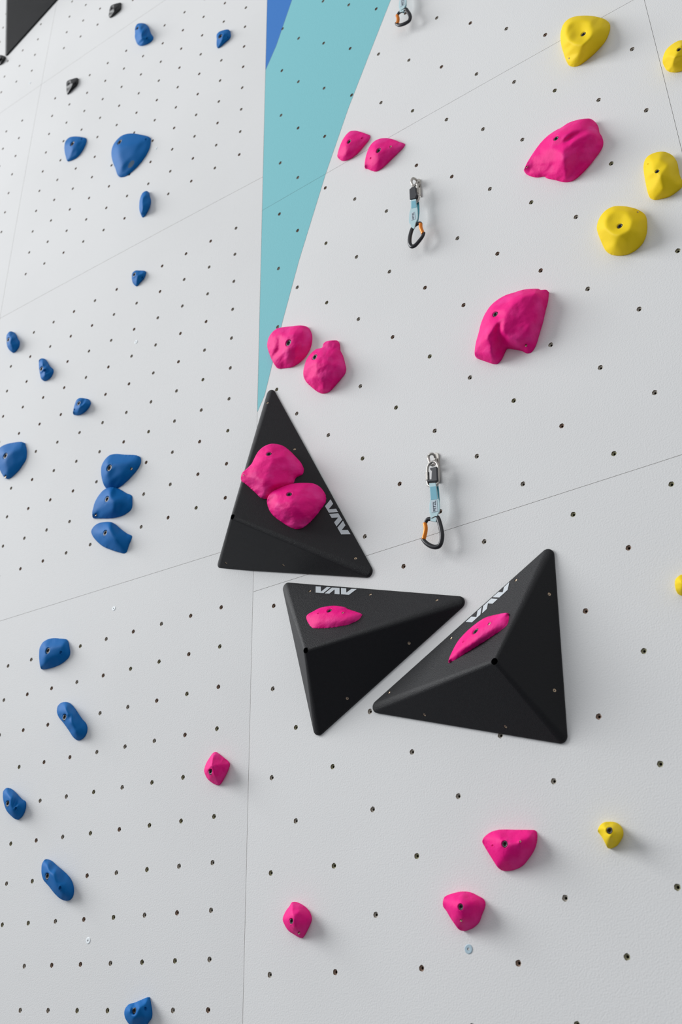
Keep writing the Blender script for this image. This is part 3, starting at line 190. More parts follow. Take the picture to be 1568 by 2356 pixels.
HOLDS=[
{"f":"L","c":"k","o":[-805.4,5331.5],"k":[-1.249,2.025],"out":[[-27.8,2.0,8.7],[-26.8,21.1,9.4],[-19.5,33.6,10.4],[-0.5,30.9,9.7],[22.5,20.2,9.1],[33.1,18.8,4.9],[32.8,12.5,0.8],[34.5,-19.3,0.8],[25.3,-22.6,0.8],[3.5,-26.5,0.8],[-18.7,-28.9,0.8],[-29.1,-22.5,0.8],[-29.3,-19.2,7.3]],"ft":[[6.8,-16.8,24.0],[22.3,-20.8,20.0],[30.9,-10.7,14.0],[12.9,-29.7,16.0],[35.1,4.1,9.0],[33.3,2.9,9.0],[35.0,-25.9,9.0],[28.1,-26.5,9.0],[6.5,-30.3,9.0],[-14.5,-32.7,9.0],[-15.3,-33.2,9.0],[-17.5,-28.7,9.0]],"h":[["bolt",-26.6,36.6,12.7]],"m":"s","it":22,"l":"small black hold highest on the left wall, right of the big black volume","x":[]},
{"f":"L","c":"k","o":[-1016.4,5032.6],"k":[-1.364,1.863],"out":[[-32.0,34.2,8.6],[-25.1,36.8,9.2],[1.4,30.1,8.4],[34.0,15.4,6.3],[33.2,10.8,0.8],[34.8,-9.6,0.8],[26.6,-20.1,0.8],[1.3,-25.8,0.8],[-23.3,-37.2,0.8],[-21.6,-35.5,6.7],[-29.4,1.0,7.6]],"ft":[[6.4,-14.1,22.0],[24.9,-21.3,20.0],[36.2,-10.3,14.0],[7.4,-36.0,14.0],[37.6,1.4,9.0],[35.9,-15.5,9.0],[29.3,-23.7,9.0],[-18.7,-40.3,9.0],[-8.7,-44.5,9.0],[-17.3,-8.1,9.0]],"h":[["bolt",-27.9,31.8,12.2],["hole",14.5,3.5,6.1]],"m":"s","it":22,"l":"small black pointed hold with two holes, alone above the blue ones on the left wall","x":[]},
{"f":"L","c":"k","o":[-1564.6,5561.8],"k":[-1.661,2.15],"out":[[-26.2,0.0,7.8],[-21.4,23.5,10.5],[-6.4,30.6,10.0],[7.3,24.4,4.3],[31.3,-5.0,0.8],[23.5,-20.2,0.8],[6.3,-30.1,0.8],[-14.5,-23.1,0.8]],"ft":[[29.0,-33.5,25.0],[34.1,-32.0,20.0],[-12.1,-9.2,9.0],[12.0,7.1,9.0],[33.5,-17.7,9.0],[25.4,-23.9,9.0],[10.2,-33.0,9.0],[2.1,-33.3,9.0]],"h":[["bolt",-9.7,9.6,12.5]],"m":"s","it":22,"l":"small black hold touching the tip of the big black corner volume","x":[]},
{"f":"L","c":"b","o":[-618.7,5045.5],"k":[-1.148,1.87],"out":[[-42.3,36.5,7.3],[-44.3,69.4,8.1],[-34.2,81.5,9.2],[-14.2,75.1,7.4],[8.2,57.6,4.0],[25.8,28.9,0.8],[41.9,-17.8,0.8],[57.9,-51.4,0.8],[56.9,-66.3,0.8],[40.9,-70.5,0.8],[16.9,-65.9,0.8],[-7.9,-53.8,0.8],[-28.1,-30.6,0.8],[-34.9,-11.1,5.0],[-42.5,18.3,6.5]],"ft":[[20.7,-5.6,40.0],[27.0,-43.8,42.0],[29.7,-76.9,36.0],[24.4,-83.6,22.0],[45.5,-30.0,34.0],[50.5,-60.8,24.0],[34.2,-74.0,24.0],[52.1,-66.1,16.0],[-31.2,26.4,9.0],[-11.0,62.0,9.0],[10.6,42.7,9.0],[27.9,14.2,9.0],[43.5,-31.3,9.0],[58.9,-63.2,9.0],[58.2,-71.1,9.0],[44.6,-74.2,9.0],[22.4,-70.0,9.0],[1.3,-60.0,9.0],[-13.0,-43.5,9.0],[-22.1,-21.4,9.0],[-30.6,8.2,9.0]],"h":[["bolt",-41.8,74.2,9.9],["hole",19.2,-28.9,5.3]],"m":"s","it":22,"l":"blue hold with pale left face near the top of the left wall","x":[]},
{"f":"L","c":"b","o":[-196.9,4719.3],"k":[-0.919,1.693],"out":[[-23.9,6.8,8.5],[-23.7,34.5,9.8],[-14.4,37.9,11.1],[4.6,35.0,10.1],[31.0,21.6,7.3],[32.6,14.5,0.8],[35.2,-10.4,0.8],[29.9,-18.1,0.8],[9.7,-23.6,0.8],[-13.1,-30.3,0.8],[-20.9,-30.0,0.8],[-23.1,-28.1,5.6],[-23.9,-9.9,8.1]],"ft":[[4.6,-8.7,26.0],[18.4,-10.9,24.0],[32.8,-8.3,17.0],[8.0,-24.8,17.0],[31.2,11.9,9.0],[33.0,3.7,9.0],[35.2,-17.9,9.0],[31.7,-22.4,9.0],[12.0,-27.7,9.0],[-10.5,-34.3,9.0],[-13.6,-35.4,9.0],[-13.0,-36.0,9.0],[-15.6,-16.5,9.0]],"h":[["bolt",-15.6,29.5,10.4],["hole",20.4,-2.3,3.2]],"m":"s","it":22,"l":"small blue pointed hold near the top, closest to the blue painted stripe","x":[]},
{"f":"L","c":"b","o":[-945.4,4635.4],"k":[-1.325,1.647],"out":[[-54.3,37.7,10.4],[-49.9,60.7,11.8],[-32.7,70.3,11.5],[-5.9,62.6,9.1],[36.6,35.7,7.5],[60.1,19.5,1.4],[65.7,0.1,0.8],[59.0,-22.1,0.8],[46.3,-40.8,0.8],[24.0,-56.6,0.8],[-0.7,-56.6,0.8],[-26.5,-50.2,0.8],[-31.2,-48.3,5.3],[-40.3,-21.8,8.0],[-50.3,9.8,9.0]],"ft":[[7.9,2.8,28.0],[42.2,-8.6,24.0],[16.4,-34.8,25.0],[-3.2,-45.5,17.0],[35.7,-36.3,20.0],[38.5,25.0,9.0],[65.1,3.4,9.0],[66.9,-6.6,9.0],[60.6,-26.8,9.0],[48.6,-44.5,9.0],[27.4,-59.6,9.0],[4.8,-59.5,9.0],[-18.5,-53.8,9.0],[-18.8,-54.4,9.0],[-30.0,-26.6,9.0]],"h":[["bolt",-21.0,42.1,12.3],["hole",34.0,32.5,4.9]],"m":"s","it":22,"l":"medium blue pointed hold left of the largest upper blue hold","x":[]},
{"f":"L","c":"b","o":[-623.5,4416.4],"k":[-1.15,1.528],"out":[[-89.4,42.9,13.0],[-86.8,67.2,15.5],[-75.3,87.3,16.7],[-48.4,102.0,16.6],[-21.9,101.6,14.6],[16.8,84.1,11.9],[56.3,55.4,9.4],[99.1,19.7,4.5],[101.7,4.9,0.8],[99.7,-26.5,0.8],[86.0,-53.4,0.8],[61.0,-76.4,0.8],[29.8,-93.1,0.8],[-8.0,-100.8,0.8],[-30.9,-94.7,0.8],[-47.6,-81.8,5.2],[-61.9,-41.9,9.5],[-80.2,3.5,10.6]],"ft":[[-27.7,27.3,40.0],[-24.0,-22.5,38.0],[-11.3,-75.7,28.0],[26.9,3.4,36.0],[72.9,-4.9,26.0],[45.0,-53.1,26.0],[93.3,2.9,14.0],[-14.3,-93.0,12.0],[100.3,8.5,9.0],[102.7,-2.8,9.0],[100.9,-31.9,9.0],[87.7,-57.6,9.0],[63.4,-79.9,9.0],[33.0,-96.2,9.0],[-3.6,-103.7,9.0],[-22.3,-98.9,9.0],[-37.0,-86.4,9.0]],"h":[["bolt",-66.2,101.9,12.8],["hole",72.7,32.0,4.9]],"m":"s","it":22,"l":"largest blue hold on the upper left wall, with a grey round mark","x":[["mark",9.5,-53.7,15.3]]},
{"f":"L","c":"b","o":[-517.2,4115.2],"k":[-1.093,1.365],"out":[[-20.1,0.8,12.2],[-18.1,29.3,13.4],[-6.8,47.8,14.4],[8.1,51.4,11.1],[10.3,51.6,0.8],[16.0,30.6,0.8],[23.4,6.2,0.8],[21.5,-17.9,0.8],[11.9,-37.8,0.8],[-2.4,-52.7,0.8],[-11.5,-50.4,0.8],[-12.9,-40.4,8.4],[-19.4,-18.4,10.5]],"ft":[[14.7,-4.0,33.0],[16.7,-35.9,34.0],[12.0,-57.1,26.0],[26.4,10.1,26.0],[28.7,-28.2,22.0],[14.8,39.9,9.0],[19.6,21.1,9.0],[26.8,-2.1,9.0],[25.0,-24.7,9.0],[15.8,-43.8,9.0],[2.3,-58.0,9.0],[0.5,-59.0,9.0]],"h":[],"m":"s","it":22,"l":"narrow blue almond-shaped hold standing upright","x":[]},
{"f":"L","c":"b","o":[-518.2,3795.6],"k":[-1.093,1.192],"out":[[-25.8,9.2,9.0],[-22.9,25.4,10.6],[-13.5,31.2,9.3],[7.9,23.4,7.1],[30.8,12.2,2.5],[31.2,1.5,0.8],[25.5,-12.0,0.8],[8.9,-22.6,0.8],[-5.3,-31.7,0.8],[-15.1,-24.5,1.9],[-21.7,-12.2,6.8]],"ft":[[2.1,-5.6,25.0],[16.8,-11.3,23.0],[32.2,-6.9,16.0],[5.2,-23.4,15.0],[10.3,14.4,9.0],[34.6,0.3,9.0],[32.7,-3.5,9.0],[27.8,-15.1,9.0],[11.9,-25.2,9.0],[-0.5,-33.7,9.0],[-3.0,-30.0,9.0],[-12.6,-15.6,9.0]],"h":[["bolt",-26.5,28.8,8.9],["hole",13.8,-3.6,4.4]],"m":"s","it":22,"l":"small blue hold just right of centre of the left wall, under the long seam","x":[]},
{"f":"L","c":"b","o":[-1142.4,3795.6],"k":[-1.432,1.192],"out":[[-27.4,17.4,14.4],[-26.6,38.4,15.9],[-14.5,48.6,13.5],[-9.6,50.6,2.7],[6.6,33.3,0.8],[20.0,10.4,0.8],[35.2,-13.2,0.8],[34.5,-34.7,0.8],[21.7,-46.4,0.8],[7.0,-47.6,0.8],[-4.4,-38.3,5.3],[-19.0,-17.9,10.0],[-23.6,-0.6,13.1]],"ft":[[23.3,-8.3,38.0],[27.0,-36.6,34.0],[24.9,-51.7,20.0],[37.5,-10.7,32.0],[42.1,-32.2,20.0],[-3.4,37.9,9.0],[11.6,22.4,9.0],[24.0,0.9,9.0],[38.0,-20.0,9.0],[37.2,-38.1,9.0],[26.0,-48.2,9.0],[17.3,-49.8,9.0]],"h":[["bolt",-38.1,29.5,10.1]],"m":"s","it":22,"l":"small blue hold at the left edge, uppermost of a descending diagonal of three","x":[]},
{"f":"L","c":"b","o":[-936.0,3594.3],"k":[-1.32,1.082],"out":[[-27.8,29.2,13.5],[-27.4,44.3,15.2],[-20.0,50.6,11.2],[-15.3,52.2,0.8],[2.3,31.2,0.8],[17.1,9.1,0.8],[37.3,-12.6,0.8],[39.6,-27.2,0.8],[31.0,-41.9,0.8],[15.2,-47.1,0.8],[-1.9,-44.5,0.8],[-9.9,-36.9,8.5],[-16.1,-16.0,12.1],[-24.2,9.7,12.8]],"ft":[[16.8,7.7,32.0],[24.5,-27.2,36.0],[25.2,-47.9,24.0],[38.5,-20.4,30.0],[43.9,-32.8,16.0],[-7.9,39.1,9.0],[6.9,21.0,9.0],[22.0,-1.3,9.0],[41.1,-21.6,9.0],[42.1,-31.0,9.0],[34.5,-43.9,9.0],[20.9,-48.3,9.0],[9.3,-47.1,9.0]],"h":[["bolt",-30.0,16.9,10.0],["hole",-8.8,1.6,5.0]],"m":"s","it":22,"l":"blue bean-shaped hold, middle one of a descending diagonal of three","x":[]},
{"f":"L","c":"b","o":[-727.5,3367.1],"k":[-1.207,0.959],"out":[[-22.4,9.6,14.2],[-15.3,25.9,14.4],[-7.2,32.1,10.7],[12.9,25.6,7.0],[27.6,19.1,0.8],[38.5,2.4,0.8],[37.3,-7.7,0.8],[25.2,-20.1,0.8],[8.3,-26.5,0.8],[-14.9,-25.6,0.8],[-37.0,-15.5,0.8],[-27.7,-17.4,12.8],[-25.2,-1.9,13.9]],"ft":[[20.5,-4.0,34.0],[26.5,-26.1,32.0],[4.3,-29.6,18.0],[40.8,-11.6,26.0],[31.6,-24.9,18.0],[15.0,17.9,9.0],[33.7,7.7,9.0],[41.1,-4.1,9.0],[40.0,-10.3,9.0],[28.9,-21.7,9.0],[13.6,-27.5,9.0],[-6.9,-26.9,9.0],[-24.4,-18.9,9.0]],"h":[["bolt",-21.1,23.2,9.0],["hole",-37.6,4.6,3.9]],"m":"s","it":22,"l":"blue rounded hold, lowest of a descending diagonal of three","x":[]},
{"f":"L","c":"b","o":[-1050.1,3276.5],"k":[-1.382,0.91],"out":[[-72.5,16.4,14.0],[-74.6,42.4,15.6],[-67.0,57.1,15.8],[-55.7,62.7,14.4],[-38.4,66.3,12.7],[-6.9,64.0,10.4],[54.3,47.1,7.5],[57.4,41.5,0.8],[68.2,18.6,0.8],[73.0,-2.1,0.8],[72.6,-21.0,0.8],[59.3,-37.7,0.8],[43.0,-53.4,0.8],[22.9,-63.7,0.8],[2.2,-71.0,0.8],[-12.2,-68.5,0.8],[-18.0,-64.5,8.2],[-45.0,-29.3,10.2],[-62.6,-5.0,11.4]],"ft":[[-1.4,7.6,38.0],[6.2,-26.9,34.0],[8.3,-55.9,22.0],[38.8,4.5,34.0],[64.0,15.3,20.0],[43.5,-37.9,22.0],[56.8,39.6,9.0],[61.6,33.6,9.0],[71.3,12.8,9.0],[75.9,-6.5,9.0],[75.7,-23.6,9.0],[62.9,-39.3,9.0],[47.1,-54.6,9.0],[27.8,-64.5,9.0],[8.3,-71.4,9.0],[-0.7,-69.9,9.0]],"h":[["bolt",-42.8,30.3,11.7],["screw",-25.6,-53.9,5.7]],"m":"s","it":22,"l":"large blue hold cut by the left edge of the photo, mid height","x":[]},
{"f":"L","c":"b","o":[-523.8,3065.5],"k":[-1.096,0.795],"out":[[-66.5,17.1,16.0],[-64.4,31.2,17.4],[-54.5,47.2,17.5],[-36.6,59.6,15.6],[-15.7,59.9,10.7],[21.0,46.3,8.7],[79.6,23.1,5.2],[85.6,10.7,0.8],[85.8,-0.7,0.8],[74.8,-17.8,0.8],[53.8,-33.5,0.8],[28.0,-47.8,0.8],[1.5,-56.4,0.8],[-26.6,-53.3,0.8],[-51.1,-43.9,0.8],[-52.0,-35.3,12.3],[-62.7,-6.4,14.5]],"ft":[[-17.8,12.6,42.0],[-18.2,-20.4,40.0],[-15.7,-45.0,26.0],[25.9,1.0,36.0],[66.6,1.6,22.0],[37.8,-32.1,26.0],[82.1,15.5,9.0],[88.1,4.7,9.0],[88.1,-3.4,9.0],[77.8,-19.4,9.0],[57.4,-34.7,9.0],[32.1,-48.7,9.0],[7.0,-56.9,9.0],[-18.7,-54.0,9.0],[-39.2,-46.4,9.0]],"h":[["bolt",-48.7,27.0,11.5],["screw",45.7,-6.5,5.1]],"m":"s","it":22,"l":"topmost of three blue holds set in a vertical cluster","x":[]},
{"f":"L","c":"b","o":[-541.2,2956.6],"k":[-1.106,0.736],"out":[[-67.6,3.7,14.9],[-64.4,17.6,15.2],[-52.8,36.5,15.1],[-32.4,53.1,14.3],[-12.7,57.7,11.3],[5.8,55.2,6.4],[24.8,44.8,1.3],[54.1,23.1,0.8],[76.9,7.7,0.8],[80.9,-8.8,0.8],[82.3,-31.0,0.8],[78.7,-39.0,0.8],[57.2,-47.2,0.8],[30.3,-48.4,0.8],[-2.1,-43.4,0.8],[-40.2,-33.2,0.8],[-78.2,-21.6,0.8],[-70.2,-20.6,13.0],[-70.5,-6.4,14.5]],"ft":[[37.2,14.7,46.0],[52.3,-19.8,48.0],[45.0,-40.7,34.0],[-6.2,7.2,34.0],[-30.4,-10.1,22.0],[-17.4,-32.6,14.0],[69.3,-13.8,30.0],[78.5,-21.6,16.0],[8.3,48.2,9.0],[30.9,35.0,9.0],[60.3,13.2,9.0],[81.0,-0.1,9.0],[83.2,-13.0,9.0],[84.6,-34.3,9.0],[82.3,-39.9,9.0],[62.2,-47.6,9.0],[36.9,-48.7,9.0],[5.7,-43.9,9.0],[-31.7,-33.8,9.0],[-67.7,-22.9,9.0]],"h":[["bolt",-29.1,28.2,10.0],["screw",-70.9,-11.5,4.7]],"m":"s","it":22,"l":"middle of three blue holds set in a vertical cluster","x":[]},
{"f":"L","c":"b","o":[-531.9,2849.5],"k":[-1.101,0.678],"out":[[-82.9,41.1,8.0],[-76.5,50.3,7.7],[-60.0,57.8,6.6],[-33.6,55.9,5.1],[-7.4,49.3,3.0],[9.9,37.7,0.8],[39.9,11.3,0.8],[64.2,-7.8,0.8],[82.2,-19.8,0.8],[81.8,-28.5,0.8],[72.8,-47.0,0.8],[66.0,-66.0,0.8],[56.6,-67.7,0.8],[39.0,-60.6,0.8],[1.2,-41.8,0.8],[-31.5,-23.0,2.1],[-60.3,2.0,3.8],[-77.8,22.5,5.2],[-83.4,34.4,6.7]],"ft":[[35.4,11.9,44.0],[47.9,-10.8,48.0],[60.3,-36.3,42.0],[61.4,-53.2,26.0],[61.8,-65.5,12.0],[-1.9,5.0,34.0],[-48.3,24.0,18.0],[5.0,-25.0,24.0],[59.8,-19.7,26.0],[73.5,-32.2,12.0],[-75.1,36.8,9.0],[-69.6,44.4,9.0],[-53.8,50.4,9.0],[-27.8,47.7,9.0],[-1.5,40.3,9.0],[15.6,28.8,9.0],[45.2,2.8,9.0],[70.0,-16.7,9.0],[86.2,-27.0,9.0],[84.3,-30.7,9.0],[75.4,-49.0,9.0],[69.1,-67.4,9.0],[64.3,-67.8,9.0],[49.0,-61.5,9.0],[11.8,-43.1,9.0],[-20.9,-24.2,9.0],[-50.2,0.9,9.0],[-68.1,21.1,9.0],[-74.3,32.2,9.0]],"h":[["bolt",-31.9,21.9,9.2]],"m":"s","it":22,"l":"lowest of three blue holds in a vertical cluster, with pale left face","x":[]},
{"f":"L","c":"b","o":[-721.5,2532.1],"k":[-1.204,0.506],"out":[[-54.0,4.1,13.9],[-54.1,24.1,14.4],[-45.0,39.4,13.4],[-28.5,46.2,10.4],[-8.9,46.5,7.0],[17.6,40.5,4.9],[41.7,33.9,0.8],[49.9,24.9,0.8],[56.9,8.6,0.8],[62.7,-9.1,0.8],[61.2,-20.2,0.8],[49.0,-29.3,0.8],[25.2,-37.7,0.8],[-1.8,-40.7,0.8],[-29.7,-40.3,0.8],[-49.8,-37.5,0.8],[-42.8,-36.8,12.3],[-49.6,-16.6,13.4]],"ft":[[-10.0,13.2,34.0],[-7.2,-17.1,34.0],[-13.2,-36.3,24.0],[25.7,6.4,32.0],[57.5,8.7,24.0],[32.3,-19.5,26.0],[61.0,-12.8,16.0],[-5.2,40.4,9.0],[22.6,33.6,9.0],[49.6,25.7,9.0],[53.6,20.3,9.0],[60.2,4.9,9.0],[65.8,-11.9,9.0],[64.7,-21.0,9.0],[53.8,-28.9,9.0],[31.1,-37.0,9.0],[5.2,-39.8,9.0],[-21.6,-39.4,9.0],[-39.0,-37.1,9.0]],"h":[["bolt",-35.2,15.8,10.0],["hole",21.4,-1.2,5.1]],"m":"s","it":22,"l":"squarish blue hold with two holes below the lowest left seam","x":[]},
{"f":"L","c":"b","o":[-617.8,2320.7],"k":[-1.147,0.391],"out":[[-58.6,36.9,10.3],[-57.3,47.7,10.2],[-48.1,56.1,7.6],[-31.2,56.7,2.9],[-14.7,48.8,0.8],[2.9,33.4,0.8],[18.2,17.0,0.8],[35.9,-1.1,0.8],[52.8,-16.0,0.8],[59.9,-30.6,0.8],[58.8,-43.9,0.8],[49.6,-54.5,0.8],[35.4,-58.9,0.8],[24.8,-57.2,3.0],[15.1,-49.0,7.0],[-4.6,-28.0,7.6],[-30.5,-2.5,7.3],[-50.4,15.9,7.9],[-57.9,29.2,9.4]],"ft":[[9.6,28.3,40.0],[29.7,2.0,48.0],[43.2,-23.3,44.0],[50.3,-45.8,32.0],[45.0,-55.6,18.0],[-13.5,22.1,30.0],[1.3,-4.3,28.0],[36.8,3.8,34.0],[58.4,-30.2,22.0],[-43.1,51.0,9.0],[-24.1,49.8,9.0],[-8.6,42.5,9.0],[7.7,28.2,9.0],[22.8,12.1,9.0],[40.7,-6.2,9.0],[57.0,-20.4,9.0],[63.1,-33.0,9.0],[62.1,-44.6,9.0],[54.1,-53.8,9.0],[42.3,-57.5,9.0],[33.5,-55.8,9.0],[21.7,-47.7,9.0],[1.8,-26.9,9.0],[-24.0,-1.4,9.0],[-44.1,16.9,9.0]],"h":[["bolt",-37.9,15.6,9.4]],"m":"s","it":22,"l":"blue peanut-shaped hold leaning left under the squarish one","x":[]},
{"f":"L","c":"b","o":[-813.4,2122.7],"k":[-1.253,0.284],"out":[[-38.2,25.3,17.4],[-38.8,35.9,16.8],[-35.7,44.8,9.5],[-27.4,43.0,0.8],[-6.7,30.8,0.8],[9.2,19.1,0.8],[24.7,8.4,0.8],[39.6,0.7,0.8],[43.8,-10.0,0.8],[41.9,-24.4,0.8],[33.3,-38.1,0.8],[18.9,-44.7,0.8],[15.0,-44.2,7.0],[0.1,-34.4,11.1],[-17.5,-19.6,14.0],[-27.2,-4.1,16.0],[-34.8,11.5,16.9]],"ft":[[6.3,18.7,36.0],[24.4,-1.9,42.0],[30.3,-24.7,34.0],[29.4,-39.6,16.0],[30.5,9.9,36.0],[49.8,-11.9,30.0],[50.0,-18.7,16.0],[-19.1,36.9,9.0],[-0.3,25.8,9.0],[15.3,14.3,9.0],[31.4,3.2,9.0],[44.7,-3.2,9.0],[47.5,-11.3,9.0],[45.8,-24.6,9.0],[37.9,-37.1,9.0],[25.9,-42.7,9.0],[19.7,-41.3,9.0]],"h":[["bolt",-36.4,3.7,9.1],["hole",0.9,-14.2,5.0]],"m":"s","it":22,"l":"blue bulging hold at the lower left edge","x":[]},
{"f":"L","c":"b","o":[-609.7,1911.2],"k":[-1.143,0.169],"out":[[-47.1,25.3,20.0],[-47.6,38.9,19.7],[-44.8,49.3,15.7],[-49.8,52.9,0.8],[-34.3,47.7,0.8],[-13.6,35.1,0.8],[13.5,19.5,0.8],[36.0,4.4,0.8],[50.2,-9.9,0.8],[58.6,-26.2,0.8],[58.9,-41.9,0.8],[50.4,-51.7,0.8],[34.6,-53.2,0.8],[28.5,-50.8,10.0],[9.0,-38.1,14.2],[-17.8,-16.6,15.2],[-39.5,0.8,16.8],[-45.2,14.5,19.3]],"ft":[[-4.3,33.6,38.0],[19.2,9.6,48.0],[45.5,-18.4,46.0],[55.1,-41.1,30.0],[50.5,-48.7,14.0],[29.5,14.7,40.0],[61.3,-18.1,28.0],[-13.7,13.4,34.0],[60.9,-35.5,18.0],[-40.3,47.5,9.0],[-27.5,43.2,9.0],[-7.5,31.0,9.0],[19.3,15.5,9.0],[41.2,1.0,9.0],[54.3,-12.2,9.0],[62.1,-27.4,9.0],[62.5,-41.6,9.0],[55.7,-49.7,9.0],[43.3,-50.7,9.0]],"h":[["bolt",-46.3,10.8,8.7],["hole",6.6,-21.1,4.9]],"m":"s","it":22,"l":"long blue leaning oval hold with worn grey tip, low on the left wall","x":[]},
{"f":"L","c":"b","o":[-292.7,1605.6],"k":[-0.971,0.003],"out":[[-36.0,-0.2,17.6],[-35.3,7.6,15.7],[-30.7,15.4,10.7],[-16.7,18.5,7.7],[3.7,23.8,8.0],[22.9,29.0,3.6],[24.6,25.6,0.8],[29.1,13.2,0.8],[32.8,2.0,0.8],[33.4,-11.3,0.8],[24.9,-21.1,0.8],[12.5,-33.1,0.8],[-8.4,-35.1,7.0],[-22.8,-23.8,14.4],[-34.0,-10.3,16.8]],"ft":[[3.1,2.8,40.0],[11.0,-12.8,36.0],[27.6,9.0,38.0],[32.9,17.7,20.0],[34.5,-8.8,26.0],[-13.4,15.5,9.0],[6.7,20.8,9.0],[28.9,25.8,9.0],[28.0,24.6,9.0],[32.3,12.7,9.0],[36.0,1.9,9.0],[36.6,-10.4,9.0],[28.7,-19.3,9.0],[17.9,-30.3,9.0],[-5.5,-32.1,9.0]],"h":[["bolt",-24.2,1.9,7.6],["hole",10.0,6.1,3.7]],"m":"s","it":22,"l":"blue hold cut by the bottom edge of the photo","x":[]},
{"f":"L","c":"p","o":[-95.3,2121.3],"k":[-0.864,0.283],"out":[[-35.1,-2.2,7.6],[-33.8,4.1,8.3],[-29.3,15.4,8.2],[-19.7,27.3,8.0],[-9.6,37.4,7.4],[-5.7,40.0,2.8],[1.5,36.2,0.8],[19.3,23.1,0.8],[35.2,11.0,0.8],[38.2,4.8,0.8],[32.7,-10.0,0.8],[24.8,-21.9,0.8],[13.6,-36.5,0.8],[6.9,-39.7,0.8],[1.0,-38.7,2.0],[-12.9,-31.6,4.2],[-27.3,-18.7,6.3]],"ft":[[6.3,25.7,26.0],[4.3,32.1,14.0],[23.3,-4.1,50.0],[26.8,-5.9,50.0],[34.8,-0.2,30.0],[39.8,3.6,10.0],[22.5,-24.4,34.0],[14.6,-36.5,12.0],[-2.1,-8.3,34.0],[-6.5,-23.5,20.0],[-31.1,-2.5,9.0],[-16.4,25.5,9.0],[-6.2,35.1,9.0],[7.1,32.2,9.0],[24.7,19.3,9.0],[40.2,7.5,9.0],[37.1,-11.2,9.0],[29.3,-22.8,9.0],[18.3,-37.1,9.0],[13.0,-39.8,9.0],[8.0,-38.7,9.0],[-7.1,-31.4,9.0],[-22.6,-18.6,9.0]],"h":[["bolt",-22.8,-4.1,7.2]],"m":"f","it":4,"l":"small faceted pink hold alone on the lower left wall beside the vertical seam","x":[]},
{"f":"R","c":"p","o":[348.4,3857.0],"k":[-0.702,1.279],"out":[[-51.9,-12.5,7.3],[-47.6,-7.5,11.2],[-40.7,11.9,11.8],[-27.5,34.0,12.4],[-10.7,47.2,12.8],[0.1,50.1,12.0],[16.3,44.0,9.7],[32.5,30.6,7.7],[50.9,11.9,6.5],[62.1,0.6,0.8],[57.8,-11.8,0.8],[41.7,-23.2,0.8],[21.5,-36.3,0.8],[1.4,-43.2,0.8],[-18.6,-42.3,0.8],[-37.7,-33.8,0.8],[-49.6,-19.7,0.8]],"ft":[[-0.4,3.3,28.0],[-5.4,-17.0,30.0],[-8.4,-40.6,24.0],[-23.6,-40.5,9.0],[-35.6,-19.6,14.0],[21.6,-13.7,26.0],[42.2,-5.7,16.0],[19.0,-35.9,18.0],[-45.2,-16.4,9.0],[31.7,24.0,9.0],[50.3,4.5,9.0],[62.8,-9.7,9.0],[58.8,-16.2,9.0],[43.2,-27.1,9.0],[23.3,-40.1,9.0],[4.1,-46.6,9.0],[-14.4,-45.8,9.0],[-31.2,-38.4,9.0],[-39.9,-27.7,9.0]],"h":[["bolt",-13.4,28.0,7.7],["hole",31.9,11.8,3.3]],"m":"s","it":22,"l":"left one of the two small pink crimps side by side beside the teal stripe","x":[]},
{"f":"R","c":"p","o":[447.5,3757.1],"k":[-0.646,1.222],"out":[[-53.2,-15.6,10.9],[-49.6,6.6,12.2],[-42.4,26.8,13.1],[-31.4,44.8,14.0],[-15.4,53.5,14.3],[4.8,52.1,13.1],[22.1,44.8,10.9],[42.6,29.0,8.8],[63.0,7.2,7.4],[78.2,-7.7,0.8],[72.2,-15.2,0.8],[49.4,-25.7,0.8],[22.7,-38.0,0.8],[-0.3,-46.7,0.8],[-19.3,-47.4,0.8],[-36.0,-35.0,0.8],[-49.0,-20.7,0.8],[-58.4,-12.8,0.8]],"ft":[[-4.6,8.4,32.0],[-0.5,-21.1,34.0],[2.5,-41.5,26.0],[-11.4,-46.6,12.0],[-32.3,-4.8,18.0],[-33.6,-28.7,12.0],[25.0,-17.3,30.0],[54.3,-13.7,18.0],[23.4,-35.7,18.0],[61.8,1.2,9.0],[79.0,-18.6,9.0],[73.6,-19.0,9.0],[51.1,-29.3,9.0],[24.5,-41.6,9.0],[2.1,-50.0,9.0],[-15.0,-50.9,9.0],[-29.1,-40.1,9.0],[-41.6,-26.2,9.0],[-49.3,-20.4,9.0]],"h":[["bolt",-11.1,27.9,8.8],["hole",-39.0,15.3,3.6],["screw",29.5,16.7,4.0]],"m":"s","it":22,"l":"right one of the two small pink crimps side by side beside the teal stripe","x":[]},
